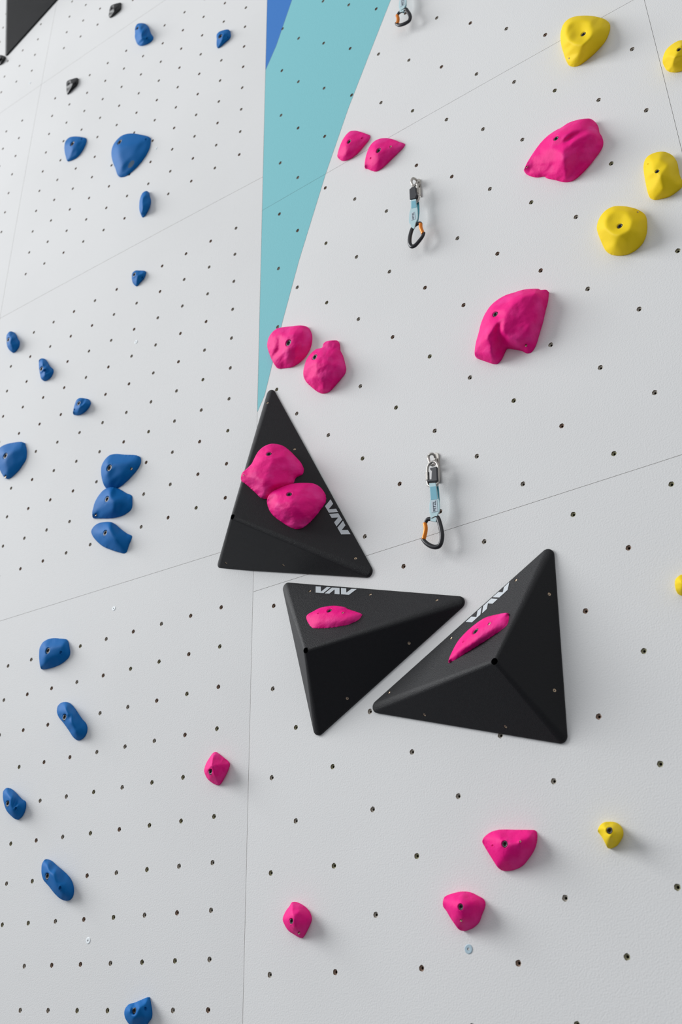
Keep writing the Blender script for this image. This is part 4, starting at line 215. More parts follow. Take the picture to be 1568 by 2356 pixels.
{"f":"R","c":"p","o":[970.7,3427.4],"k":[-0.349,1.035],"out":[[-106.5,7.8,10.3],[-99.8,5.5,19.5],[-93.8,13.5,20.7],[-81.5,27.2,21.3],[-64.4,43.5,21.7],[-44.6,57.9,22.2],[-25.8,65.5,22.5],[-4.9,68.4,22.4],[5.3,67.9,22.4],[24.5,71.0,22.2],[46.6,67.3,21.2],[67.6,58.7,19.9],[77.3,56.5,14.0],[84.5,48.2,4.2],[87.8,32.6,0.8],[87.7,17.6,0.8],[91.8,1.3,0.8],[92.6,-18.7,0.8],[88.5,-32.0,0.8],[78.6,-43.3,0.8],[59.7,-59.4,0.8],[41.3,-72.3,0.8],[26.2,-80.4,0.8],[11.4,-85.4,0.8],[-2.6,-83.9,0.8],[-15.9,-76.5,0.8],[-34.0,-59.5,0.8],[-56.4,-38.9,0.8],[-60.0,-32.3,0.8],[-79.7,-22.8,0.8],[-96.1,-8.5,0.8],[-105.3,3.7,0.8]],"ft":[[10.7,30.7,46.0],[26.2,-5.7,58.0],[39.8,5.4,54.0],[58.7,6.9,46.0],[75.9,-3.7,38.0],[88.1,-3.5,22.0],[49.5,44.1,34.0],[72.1,42.9,22.0],[2.9,-37.4,56.0],[19.7,-35.0,58.0],[45.1,-25.9,56.0],[60.8,-19.7,52.0],[79.5,-17.6,44.0],[91.1,-11.8,22.0],[13.3,-10.1,50.0],[30.5,-0.4,42.0],[52.3,0.6,40.0],[11.1,-52.1,62.0],[11.9,-66.9,56.0],[4.6,-77.9,32.0],[-2.1,-84.5,8.0],[23.7,-67.8,22.0],[56.6,-51.5,28.0],[82.4,-31.7,18.0],[46.0,-47.5,40.0],[-0.2,11.3,52.0],[-19.0,-0.3,46.0],[-48.8,5.0,32.0],[-76.7,5.0,18.0],[-22.1,-32.9,36.0],[-47.8,-42.4,10.0],[-53.8,-39.1,6.0],[-2.0,-37.5,50.0],[-28.7,-34.9,26.0],[-62.7,-27.7,12.0],[-23.6,-59.6,22.0],[-94.9,-4.7,8.0],[83.7,42.2,9.0],[87.7,24.4,9.0],[87.6,9.4,9.0],[91.7,-6.8,9.0],[92.5,-25.7,9.0],[88.8,-37.6,9.0],[79.3,-48.4,9.0],[60.6,-64.3,9.0],[42.3,-77.1,9.0],[27.5,-85.1,9.0],[13.3,-89.9,9.0],[-12.2,-81.6,9.0],[-30.0,-65.0,9.0],[-56.3,-37.5,9.0],[-76.0,-28.0,9.0],[-91.5,-14.3,9.0],[-99.8,-3.4,9.0]],"h":[["bolt",-18.1,66.5,7.2],["screw",-101.1,26.2,2.7]],"m":"f","it":4,"l":"large pink rock-like jug, upper right, with a ridge splitting it lengthwise","x":[]},
{"f":"R","c":"p","o":[784.6,2999.5],"k":[-0.455,0.793],"out":[[-96.9,-35.3,14.8],[-92.5,-24.9,20.8],[-86.5,-6.5,22.3],[-76.8,17.4,22.6],[-68.5,38.6,23.4],[-54.0,59.9,24.6],[-37.5,74.1,25.3],[-19.2,81.6,25.0],[1.0,85.2,23.9],[23.4,82.8,23.0],[43.7,80.6,22.2],[62.0,75.6,20.2],[80.9,67.7,17.8],[84.9,63.2,17.3],[97.0,60.0,12.8],[96.7,58.9,0.8],[92.7,38.8,0.8],[84.6,17.7,0.8],[74.3,-11.5,0.8],[63.0,-37.1,0.8],[51.8,-62.5,0.8],[39.0,-78.0,0.8],[27.9,-78.0,0.8],[13.9,-64.5,0.8],[-4.6,-52.6,0.8],[-19.7,-43.8,0.8],[-24.1,-47.1,0.8],[-31.9,-59.1,0.8],[-40.1,-69.3,0.8],[-49.1,-73.1,0.8],[-58.9,-68.9,0.8],[-78.0,-53.9,0.8],[-98.6,-36.2,0.8]],"ft":[[-26.8,44.7,44.0],[-38.8,16.5,48.0],[-45.2,-14.2,52.0],[-40.1,-39.6,60.0],[-26.5,-28.6,62.0],[-10.6,-11.3,62.0],[4.6,21.2,58.0],[29.3,44.3,52.0],[41.5,60.0,40.0],[-11.1,-10.5,48.0],[-4.1,11.5,50.0],[16.0,36.3,50.0],[47.0,58.8,40.0],[-17.1,-26.3,40.0],[3.1,-28.0,64.0],[12.0,-5.8,66.0],[30.2,17.7,64.0],[59.3,32.1,58.0],[85.8,37.1,44.0],[-1.6,-38.8,60.0],[7.0,-52.2,50.0],[22.6,-65.6,40.0],[19.7,-67.8,14.0],[-3.5,-53.7,10.0],[57.8,-3.7,52.0],[58.3,-42.5,40.0],[51.6,-61.7,26.0],[73.8,-14.6,32.0],[91.5,31.2,24.0],[34.5,-76.2,12.0],[-36.6,-52.7,48.0],[-45.4,-69.3,30.0],[-49.4,-72.3,8.0],[-66.0,-27.7,38.0],[-80.6,-42.2,20.0],[-30.8,-42.9,26.0],[-29.4,-56.1,10.0],[-16.8,-35.7,24.0],[97.4,53.0,9.0],[93.5,33.9,9.0],[85.5,13.0,9.0],[75.2,-16.1,9.0],[64.0,-41.4,9.0],[53.0,-66.5,9.0],[40.8,-81.3,9.0],[32.0,-81.3,9.0],[18.6,-68.3,9.0],[-0.2,-56.2,9.0],[-16.0,-47.0,9.0],[-22.5,-50.9,9.0],[-30.3,-62.9,9.0],[-38.2,-72.8,9.0],[-45.9,-76.1,9.0],[-54.0,-72.5,9.0],[-72.7,-57.7,9.0],[-92.7,-40.6,9.0]],"h":[["bolt",-40.7,64.0,7.4],["screw",25.9,-53.5,3.5]],"m":"f","it":4,"l":"large pink claw-shaped jug with a notch underneath, right of centre","x":[]},
{"f":"R","c":"p","o":[116.7,3250.1],"k":[-0.833,0.935],"out":[[-69.9,25.4,17.4],[-66.6,35.7,20.1],[-60.8,47.6,21.3],[-50.7,58.0,21.5],[-32.1,65.9,19.5],[-10.3,62.1,16.5],[17.2,52.9,15.7],[51.2,40.8,13.9],[62.9,36.7,4.0],[71.9,21.4,0.8],[77.7,0.2,0.8],[75.6,-24.7,0.8],[67.8,-43.2,0.8],[52.4,-58.2,0.8],[33.0,-68.0,0.8],[9.6,-70.7,0.8],[-14.1,-65.3,0.8],[-44.1,-53.3,0.8],[-46.1,-47.8,9.4],[-56.8,-24.6,12.5],[-68.0,9.2,14.5]],"ft":[[-7.3,30.9,34.0],[-25.5,19.3,36.0],[-28.6,-11.7,34.0],[-26.7,-40.2,24.0],[-32.0,-55.5,9.0],[-12.7,8.3,32.0],[-12.9,-19.0,28.0],[-9.7,-51.7,18.0],[-9.8,-63.4,6.0],[18.8,-7.6,48.0],[25.1,-47.0,48.0],[13.6,-63.3,34.0],[50.3,-2.4,46.0],[69.8,0.5,32.0],[48.9,-48.1,44.0],[64.4,-39.8,30.0],[36.4,-67.7,24.0],[64.1,28.7,9.0],[73.7,13.4,9.0],[78.8,-5.5,9.0],[76.8,-28.9,9.0],[69.6,-46.2,9.0],[54.8,-60.6,9.0],[36.4,-69.9,9.0],[14.3,-72.5,9.0]],"h":[["bolt",-7.5,16.8,10.5]],"m":"f","it":8,"l":"pink rounded hold overlapping the teal stripe above the tall black volume","x":[]},
{"f":"R","c":"p","o":[244.7,3129.6],"k":[-0.761,0.867],"out":[[-66.3,-2.2,19.5],[-61.2,16.1,21.1],[-52.7,33.3,22.1],[-39.3,45.3,22.3],[-21.6,53.8,20.8],[-0.4,49.3,21.6],[4.1,58.3,22.4],[11.3,64.6,19.6],[30.7,61.5,15.9],[37.7,64.2,3.1],[43.0,49.6,0.8],[43.4,34.1,0.8],[51.4,13.9,0.8],[58.1,-13.5,0.8],[61.2,-35.7,0.8],[57.3,-47.9,0.8],[42.6,-59.0,0.8],[24.3,-72.0,0.8],[5.9,-81.7,0.8],[-14.2,-79.4,0.8],[-30.7,-68.5,0.8],[-50.8,-46.1,3.6],[-65.7,-24.8,8.4],[-68.0,-13.2,15.0]],"ft":[[1.8,45.2,22.0],[29.7,32.2,20.0],[47.3,25.0,12.0],[19.8,47.4,26.0],[40.9,43.2,20.0],[-6.4,7.9,46.0],[16.4,4.2,46.0],[41.4,-1.2,36.0],[4.1,-22.7,54.0],[35.8,-29.7,48.0],[62.1,-35.9,26.0],[-36.1,-6.2,36.0],[-23.2,-48.3,36.0],[-37.2,-20.1,30.0],[4.8,-60.2,46.0],[14.1,-68.1,44.0],[2.4,-45.1,52.0],[0.5,-80.1,22.0],[-8.6,-81.2,8.0],[34.8,-71.3,24.0],[-30.4,-56.0,20.0],[40.6,-52.8,36.0],[39.2,56.0,9.0],[44.1,43.1,9.0],[52.7,7.1,9.0],[59.1,-19.6,9.0],[62.1,-40.5,9.0],[59.0,-50.6,9.0],[44.9,-61.2,9.0],[26.7,-74.1,9.0],[9.5,-83.3,9.0],[-21.9,-72.1,9.0],[-43.1,-48.3,9.0]],"h":[["bolt",-42.5,49.0,9.4]],"m":"f","it":8,"l":"pink lumpy hold with a knob on top, right of the rounded one","x":[]},
{"f":"R","c":"p","o":[663.7,1870.9],"k":[-0.523,0.153],"out":[[-51.8,10.8,18.4],[-49.2,16.5,18.6],[-45.0,21.4,16.1],[-34.0,27.7,13.3],[-21.7,30.5,9.2],[-6.7,30.0,6.5],[11.6,27.7,6.0],[27.2,26.0,6.1],[43.3,24.1,5.5],[50.6,23.3,0.8],[54.1,19.8,0.8],[54.5,11.8,0.8],[50.3,-3.5,0.8],[43.4,-14.5,0.8],[33.1,-25.3,0.8],[20.5,-35.8,0.8],[6.2,-41.4,0.8],[-10.2,-43.3,0.8],[-22.5,-41.7,3.5],[-26.3,-36.7,12.6],[-33.4,-24.5,14.7],[-43.5,-7.7,15.0],[-50.5,4.9,15.4]],"ft":[[-30.3,15.8,26.0],[-9.3,16.8,34.0],[-22.4,0.7,30.0],[-11.3,8.8,36.0],[-3.5,-6.1,40.0],[7.7,3.9,46.0],[25.4,-1.8,46.0],[41.7,0.9,42.0],[56.5,8.4,30.0],[-1.6,-23.3,34.0],[-0.1,-35.6,18.0],[28.4,-21.8,30.0],[43.2,-12.7,22.0],[-21.6,-16.8,26.0],[-5.6,26.8,9.0],[12.8,24.4,9.0],[28.4,22.8,9.0],[44.6,20.8,9.0],[53.4,19.4,9.0],[55.1,17.7,9.0],[55.4,11.0,9.0],[51.4,-3.7,9.0],[44.9,-14.2,9.0],[34.9,-24.6,9.0],[22.9,-34.7,9.0],[9.5,-39.9,9.0],[-5.9,-41.7,9.0],[-18.3,-40.0,9.0]],"h":[["bolt",-14.6,5.0,6.8],["hole",-40.1,4.5,2.3],["screw",17.7,6.2,2.2]],"m":"s","it":22,"l":"wide pink hold with flat top and round belly at the lower right","x":[]},
{"f":"R","c":"p","o":[554.1,1769.0],"k":[-0.585,0.096],"out":[[-35.7,8.0,20.5],[-34.5,14.7,20.8],[-32.6,20.6,18.9],[-30.5,24.2,13.1],[-19.6,27.2,10.4],[-6.3,29.4,7.7],[5.7,29.4,3.3],[16.1,27.2,0.8],[27.6,21.5,0.8],[41.2,13.7,0.8],[44.8,6.7,0.8],[43.2,-0.9,0.8],[36.5,-12.0,0.8],[29.4,-25.0,0.8],[23.1,-30.4,0.8],[10.7,-36.4,0.8],[-3.9,-39.3,0.8],[-9.1,-36.8,11.9],[-15.2,-27.1,16.4],[-23.5,-15.1,17.2],[-31.3,-2.9,17.0],[-36.0,3.2,17.8]],"ft":[[-19.6,13.3,28.0],[-0.1,15.3,36.0],[17.8,13.7,42.0],[-24.0,3.9,26.0],[10.5,-3.5,48.0],[24.8,-2.5,48.0],[39.5,4.9,36.0],[-1.4,-17.3,34.0],[17.4,-20.5,38.0],[31.8,-16.9,26.0],[3.2,-33.7,12.0],[-5.3,26.5,9.0],[8.6,26.0,9.0],[19.5,23.8,9.0],[30.5,18.4,9.0],[43.4,11.0,9.0],[46.2,5.6,9.0],[44.7,-0.8,9.0],[38.2,-11.6,9.0],[31.3,-24.4,9.0],[25.8,-28.9,9.0],[14.2,-34.6,9.0],[1.0,-37.2,9.0]],"h":[["bolt",-9.6,3.2,6.3],["screw",-10.1,-20.4,2.6]],"m":"s","it":22,"l":"pink rounded triangular hold, left of and below the wide pink one","x":[]},
{"f":"R","c":"p","o":[150.7,1774.6],"k":[-0.814,0.099],"out":[[-33.2,-1.1,12.5],[-32.1,5.3,12.5],[-24.9,16.9,11.9],[-16.1,25.1,11.5],[-11.0,32.6,9.7],[-9.1,34.0,1.6],[-0.7,31.8,0.8],[14.3,24.8,0.8],[27.7,14.2,0.8],[34.5,3.0,0.8],[35.1,-4.5,0.8],[29.1,-16.0,0.8],[20.3,-28.3,0.8],[12.9,-36.4,0.8],[7.9,-37.6,3.8],[-4.4,-31.6,7.0],[-20.6,-22.2,9.2],[-29.6,-10.0,11.3]],"ft":[[5.8,22.6,30.0],[17.5,8.1,44.0],[24.7,-7.4,48.0],[20.8,-19.2,36.0],[11.6,-32.6,12.0],[-6.6,-0.4,30.0],[-6.8,-13.0,26.0],[31.0,9.9,36.0],[35.4,-2.1,16.0],[30.4,-10.9,28.0],[-3.3,30.1,9.0],[4.3,28.1,9.0],[18.4,21.7,9.0],[30.9,11.8,9.0],[37.1,1.6,9.0],[37.6,-4.5,9.0],[31.9,-15.3,9.0],[23.2,-27.4,9.0],[16.7,-34.8,9.0],[13.2,-35.2,9.0],[-0.6,-29.3,9.0]],"h":[["bolt",-20.5,-3.4,6.3],["screw",0.3,-27.2,3.2]],"m":"s","it":22,"l":"small pink hold lowest on the right wall, beside the vertical seam","x":[]},
{"f":"V1","c":"p","o":[322.9,-107.6],"k":[-0.946,0.148],"out":[[-22.6,-79.3,4.6],[-26.1,-76.0,12.0],[-28.7,-70.8,18.5],[-34.0,-58.1,20.1],[-46.9,-39.0,18.7],[-60.9,-28.6,16.7],[-79.5,-9.6,18.8],[-86.5,8.7,21.6],[-86.0,27.1,22.4],[-80.2,40.2,21.0],[-68.5,54.0,18.2],[-47.8,64.3,14.7],[-19.3,71.8,12.6],[6.1,77.0,9.1],[25.3,76.4,2.7],[34.6,73.5,0.8],[38.2,68.2,0.8],[38.1,56.1,0.8],[41.5,48.8,0.8],[51.1,40.7,0.8],[57.7,29.3,0.8],[60.1,10.4,0.8],[62.6,-8.4,0.8],[69.9,-25.8,0.8],[71.4,-35.3,0.8],[67.5,-45.8,0.8],[57.9,-54.3,0.8],[29.4,-62.4,0.8],[-6.6,-74.3,0.8],[-17.7,-79.0,0.8]],"ft":[[-33.0,9.5,44.0],[-1.4,11.9,52.0],[-20.6,-15.8,44.0],[-10.9,-37.9,40.0],[-10.2,42.9,40.0],[18.8,59.3,22.0],[35.4,69.2,10.0],[32.7,-16.1,46.0],[29.6,12.9,36.0],[35.5,34.4,18.0],[42.2,42.2,8.0],[14.4,-42.4,38.0],[45.3,-35.6,44.0],[66.2,-40.5,26.0],[65.2,-14.6,36.0],[3.2,-60.0,28.0],[58.6,14.8,22.0],[-17.2,-76.0,9.0],[39.3,68.9,9.0],[40.5,66.6,9.0],[40.4,54.6,9.0],[44.6,45.6,9.0],[54.3,37.6,9.0],[60.0,27.5,9.0],[62.4,9.2,9.0],[64.9,-9.9,9.0],[72.3,-27.5,9.0],[73.7,-35.7,9.0],[70.3,-44.8,9.0],[62.5,-51.9,9.0],[34.6,-59.8,9.0],[-1.5,-71.6,9.0],[-11.9,-76.1,9.0]],"h":[["bolt",-75.5,14.9,7.7],["screw",-36.6,-66.9,2.5]],"m":"f","it":8,"l":"pink wavy-edged hold, upper one of two on the tall black volume","x":[]},
{"f":"V1","c":"p","o":[446.9,-88.7],"k":[-0.879,0.158],"out":[[-41.6,-64.1,3.1],[-42.6,-61.2,13.1],[-48.1,-53.9,18.2],[-52.1,-43.0,22.0],[-53.7,-23.0,22.9],[-53.3,0.6,23.2],[-49.0,19.7,23.0],[-38.4,42.5,22.6],[-28.1,59.1,21.0],[-17.3,69.0,16.2],[-1.5,73.9,10.6],[11.1,75.2,1.8],[25.4,69.4,0.8],[39.3,53.6,0.8],[54.4,33.1,0.8],[66.1,14.0,0.8],[76.1,-13.0,0.8],[73.7,-26.6,0.8],[57.6,-40.9,0.8],[32.0,-53.4,0.8],[7.2,-63.5,0.8],[-17.0,-67.3,0.8]],"ft":[[-29.0,-35.7,34.0],[-8.9,-9.1,44.0],[-10.1,22.5,38.0],[-2.6,47.4,28.0],[31.4,-16.0,56.0],[37.9,14.5,46.0],[29.6,46.8,28.0],[10.4,-48.7,40.0],[39.4,-38.9,40.0],[60.7,-25.5,30.0],[73.7,-24.4,14.0],[63.8,2.8,34.0],[52.6,-13.7,48.0],[54.2,25.0,24.0],[-35.3,-61.1,9.0],[16.8,69.9,9.0],[29.2,65.2,9.0],[42.1,50.3,9.0],[57.0,30.2,9.0],[68.4,11.7,9.0],[78.2,-14.5,9.0],[76.2,-25.8,9.0],[61.2,-39.0,9.0],[36.3,-51.2,9.0],[12.3,-60.9,9.0],[-10.1,-64.5,9.0]],"h":[["bolt",-43.1,-4.2,7.4]],"m":"f","it":8,"l":"pink rounded hold, lower one of two on the tall black volume","x":[]},
{"f":"V2","c":"p","o":[232.9,-99.7],"k":[-1.141,0.909],"out":[[-73.4,-10.7,5.3],[-72.1,-6.0,8.6],[-63.5,6.3,8.8],[-49.8,20.9,8.7],[-28.6,29.2,8.3],[-7.9,32.7,7.7],[15.4,31.7,6.9],[26.9,27.7,6.3],[49.6,22.8,6.5],[71.7,17.5,5.7],[75.6,16.6,0.8],[76.7,6.8,0.8],[65.6,-6.5,0.8],[52.7,-16.2,0.8],[35.3,-23.0,0.8],[8.3,-31.3,0.8],[-18.4,-35.7,0.8],[-41.2,-36.8,0.8],[-56.0,-27.7,0.8],[-66.7,-18.3,2.7]],"ft":[[-47.5,-7.7,14.0],[-27.9,1.3,18.0],[-6.2,5.2,20.0],[26.6,5.3,20.0],[58.7,2.3,16.0],[73.0,4.9,10.0],[-21.0,-26.3,14.0],[24.7,-19.4,16.0],[59.0,-11.2,12.0],[76.1,12.1,5.0],[76.4,6.3,5.0],[65.8,-6.4,5.0],[53.4,-15.7,5.0],[36.3,-22.3,5.0],[9.6,-30.5,5.0],[-16.7,-34.8,5.0],[-37.8,-35.9,5.0],[-49.0,-28.6,5.0],[-61.0,-18.2,5.0]],"h":[["bolt",-29.0,23.1,6.9],["hole",-54.3,10.7,2.3],["screw",12.7,20.4,3.0]],"m":"s","it":22,"l":"thin pink crimp on the middle black volume below the pink pair","x":[]},
{"f":"V3","c":"p","o":[316.0,-93.2],"k":[-0.53,1.897],"out":[[-78.1,0.3,7.2],[-73.8,5.5,8.4],[-62.2,19.6,8.6],[-43.2,35.9,8.8],[-19.8,42.4,8.8],[5.2,42.1,8.7],[31.4,35.5,8.3],[57.0,15.7,7.5],[82.8,-11.7,6.6],[82.4,-9.8,0.8],[79.4,-25.1,0.8],[72.7,-36.6,0.8],[58.9,-38.4,0.8],[36.3,-33.1,0.8],[7.9,-25.1,0.8],[-23.6,-15.7,0.8],[-55.7,-6.1,0.8],[-76.5,-0.8,0.8],[-81.1,5.3,0.8]],"ft":[[-51.4,-0.5,14.0],[-22.2,2.2,18.0],[4.2,1.5,20.0],[33.3,-5.3,20.0],[59.9,-17.9,16.0],[76.0,-23.9,9.0],[-32.0,-17.3,15.0],[0.2,-28.9,16.0],[36.4,-33.7,14.0],[62.0,-35.9,10.0],[-61.5,-7.2,8.0],[80.9,-15.1,5.0],[78.4,-28.3,5.0],[72.6,-38.3,5.0],[59.8,-39.9,5.0],[37.5,-34.6,5.0],[9.2,-26.6,5.0],[-22.2,-17.2,5.0],[-54.3,-7.5,5.0],[-74.8,-2.3,5.0],[-75.9,-0.7,5.0]],"h":[["bolt",-2.1,35.8,8.9],["hole",-35.2,35.6,3.4],["screw",33.0,19.2,4.3]],"m":"s","it":22,"l":"long thin pink crimp slanting across the right black volume","x":[]},
{"f":"R","c":"y","o":[1061.2,3755.1],"k":[-0.298,1.221],"out":[[-53.0,39.5,14.3],[-48.6,52.8,18.0],[-38.9,68.6,21.3],[-26.4,73.7,23.8],[-11.4,73.3,23.5],[7.8,64.9,21.9],[31.6,47.6,20.2],[51.4,28.4,18.0],[64.7,13.8,13.3],[68.9,9.7,0.8],[68.2,-5.0,0.8],[61.2,-23.4,0.8],[48.6,-41.3,0.8],[32.5,-52.6,0.8],[13.7,-62.0,0.8],[-4.7,-67.9,0.8],[-22.8,-70.3,0.8],[-36.8,-64.2,0.8],[-47.3,-52.2,0.8],[-49.9,-42.7,5.4],[-53.6,-10.8,8.3],[-55.2,20.1,10.9]],"ft":[[-30.6,-1.4,46.0],[-24.9,28.3,44.0],[-9.2,41.1,40.0],[14.0,32.7,38.0],[34.8,5.3,40.0],[35.8,-33.3,46.0],[30.9,-61.0,50.0],[13.1,-74.6,54.0],[-7.8,-56.6,54.0],[-23.2,-31.1,52.0],[-9.3,20.2,36.0],[8.9,7.9,34.0],[14.6,-22.5,36.0],[-4.4,-17.7,38.0],[57.8,-26.4,30.0],[39.8,-51.8,30.0],[-7.3,-70.7,34.0],[-30.6,-63.2,20.0],[6.2,-73.0,26.0],[63.3,-4.7,16.0],[67.5,-0.3,9.0],[66.8,-11.6,9.0],[60.3,-28.9,9.0],[48.1,-46.1,9.0],[32.5,-57.0,9.0],[14.1,-66.2,9.0],[-4.0,-72.0,9.0],[-21.2,-74.2,9.0],[-33.6,-68.9,9.0],[-41.9,-59.4,9.0],[-45.0,-47.5,9.0]],"h":[["bolt",0.9,25.5,7.1],["screw",-44.5,-27.6,2.6]],"m":"s","it":11,"l":"largest yellow hold, at the top right crossing a seam, with a scooped dish","x":[]},
{"f":"R","c":"y","o":[1267.8,3536.2],"k":[-0.181,1.097],"out":[[-35.8,8.0,9.9],[-30.7,16.9,15.8],[-20.6,28.2,19.0],[-7.4,33.1,20.6],[8.4,33.8,20.8],[17.0,32.7,18.1],[31.6,19.5,13.5],[40.8,3.8,3.9],[40.8,-18.6,0.8],[30.2,-35.8,0.8],[11.6,-40.0,0.8],[-1.3,-37.7,0.8],[-17.6,-30.2,0.8],[-30.9,-16.1,0.8],[-36.2,2.4,0.8]],"ft":[[-9.6,5.2,34.0],[-16.5,-9.7,36.0],[7.0,-10.0,44.0],[17.5,-12.7,46.0],[-2.0,-37.4,46.0],[19.8,-36.9,36.0],[-14.0,-34.3,26.0],[38.5,-2.4,9.0],[39.1,-24.8,9.0],[29.6,-40.0,9.0],[12.2,-43.9,9.0],[0.1,-41.7,9.0],[-15.2,-34.6,9.0],[-27.0,-22.3,9.0],[-31.4,-6.4,9.0]],"h":[["bolt",2.7,30.2,5.4]],"m":"s","it":11,"l":"yellow hold cut by the right edge at the top of the photo","x":[]},
{"f":"R","c":"y","o":[1180.7,3227.8],"k":[-0.23,0.922],"out":[[-35.1,42.8,15.7],[-27.6,54.3,20.4],[-18.3,57.8,23.2],[-4.4,58.4,22.6],[11.7,53.6,20.4],[21.3,48.2,15.0],[29.2,39.6,6.5],[32.8,22.2,0.8],[32.5,2.9,0.8],[32.5,-13.3,0.8],[34.9,-30.8,0.8],[34.3,-40.1,0.8],[30.6,-47.4,0.8],[18.9,-53.1,0.8],[3.5,-56.7,0.8],[-13.3,-53.2,0.8],[-29.9,-47.3,0.8],[-38.3,-36.9,0.8],[-38.9,-28.0,8.7],[-38.8,-0.4,10.8],[-37.8,27.5,12.0]],"ft":[[-10.6,24.4,40.0],[9.9,13.2,46.0],[-11.1,-14.1,48.0],[5.2,-39.9,56.0],[25.0,-10.8,44.0],[21.9,-40.8,36.0],[1.1,-58.3,34.0],[-20.7,-40.7,28.0],[26.6,-45.5,18.0],[-20.6,-52.5,14.0],[26.9,35.9,9.0],[31.4,14.9,9.0],[31.1,-3.7,9.0],[31.1,-20.3,9.0],[33.5,-37.7,9.0],[33.1,-45.2,9.0],[30.4,-50.8,9.0],[19.3,-56.1,9.0],[4.7,-59.6,9.0],[-11.4,-56.1,9.0],[-27.0,-50.6,9.0],[-33.5,-42.8,9.0]],"h":[["bolt",-12.1,26.1,5.4],["hole",-28.4,57.1,2.0]],"m":"s","it":11,"l":"yellow pear-shaped hold at the right edge, with smooth rounded front","x":[]},
{"f":"R","c":"y","o":[1071.5,3135.3],"k":[-0.292,0.87],"out":[[-51.9,26.3,15.7],[-45.4,38.6,20.5],[-34.7,50.1,23.1],[-20.0,57.3,24.0],[-4.7,58.6,22.6],[11.5,52.5,19.9],[29.4,40.6,17.6],[43.7,28.2,13.6],[53.4,16.7,4.3],[54.9,2.7,0.8],[51.9,-20.8,0.8],[47.4,-37.1,0.8],[37.3,-53.3,0.8],[21.9,-63.5,0.8],[3.7,-66.2,0.8],[-15.9,-60.5,0.8],[-34.7,-47.4,0.8],[-45.3,-30.7,0.8],[-49.7,-7.4,7.3],[-52.9,15.0,9.8]],"ft":[[-24.2,6.6,44.0],[-16.8,24.5,42.0],[0.9,33.3,38.0],[26.2,14.0,38.0],[36.0,-21.1,44.0],[29.7,-46.6,50.0],[5.7,-50.0,54.0],[-13.0,-33.6,52.0],[-22.7,-14.3,50.0],[-8.4,5.2,38.0],[6.9,-12.9,38.0],[14.1,6.6,36.0],[46.0,-16.6,30.0],[41.2,-48.0,30.0],[16.3,-63.2,36.0],[-12.6,-53.7,36.0],[-12.2,-61.9,16.0],[51.8,11.3,9.0],[53.7,-3.4,9.0],[50.9,-26.0,9.0],[46.6,-41.2,9.0],[37.2,-56.5,9.0],[22.6,-66.2,9.0],[5.5,-68.7,9.0],[-12.9,-63.2,9.0],[-30.4,-51.0,9.0],[-39.7,-36.6,9.0],[-45.8,-8.9,9.0]],"h":[["bolt",-5.3,18.9,7.0],["screw",38.6,33.9,2.3]],"m":"s","it":11,"l":"round yellow hold with a scooped dish, lowest of the upper right group","x":[]},
{"f":"R","c":"y","o":[862.8,1871.1],"k":[-0.41,0.154],"out":[[-17.7,6.4,19.1],[-13.5,14.0,18.3],[-7.4,19.6,13.7],[0.6,21.0,7.6],[9.9,19.6,0.8],[17.3,13.7,0.8],[21.3,5.7,0.8],[20.5,-3.6,0.8],[14.5,-12.3,0.8],[6.2,-19.9,0.8],[-3.6,-23.2,0.8],[-7.5,-23.1,8.3],[-8.0,-17.2,14.8],[-13.7,-4.4,14.2],[-18.9,3.7,14.1]],"ft":[[2.8,7.4,36.0],[13.5,3.7,42.0],[14.9,-9.8,46.0],[23.0,-2.0,34.0],[-1.5,-16.5,20.0],[14.7,-13.4,28.0],[0.8,18.1,9.0],[12.0,15.9,9.0],[18.3,10.8,9.0],[21.7,3.9,9.0],[21.1,-4.1,9.0],[15.6,-12.0,9.0],[8.0,-18.9,9.0],[-0.5,-21.8,9.0]],"h":[["bolt",-4.3,7.2,6.5]],"m":"s","it":11,"l":"small yellow hold alone at the lower right, with a big bolt","x":[]},
{"f":"R","c":"y","o":[1065.8,2291.5],"k":[-0.295,0.392],"out":[[-12.6,2.8,15.8],[-8.8,9.7,18.9],[-1.8,14.5,18.7],[2.7,17.6,13.6],[14.2,14.5,5.5],[18.9,3.8,0.8],[16.7,-8.8,0.8],[7.0,-17.2,0.8],[-8.0,-17.4,0.8],[-14.1,-12.8,3.6],[-14.0,-6.7,12.3]],"ft":[[5.3,-5.8,42.0],[15.4,-11.3,44.0],[4.8,-16.1,34.0],[13.4,10.9,9.0],[18.5,0.2,9.0],[16.6,-10.3,9.0],[8.4,-17.5,9.0],[-5.0,-17.6,9.0],[-10.1,-13.3,9.0]],"h":[["bolt",0.2,7.8,4.1]],"m":"s","it":11,"l":"yellow hold barely showing at the right edge, mid height","x":[]}]

# ---------------------------------------------------------------- the room: floor, two wall faces of separate panels
v, f = prism([(-6, -7), (7, -7), (7, 0.6), (-6, 0.6)], -0.25, 0.0)
fl = link('floor', mesh('floor', v, f, M['floor'])); fl['kind'] = 'structure'; fl['label'] = 'grey floor matting in front of the wall'

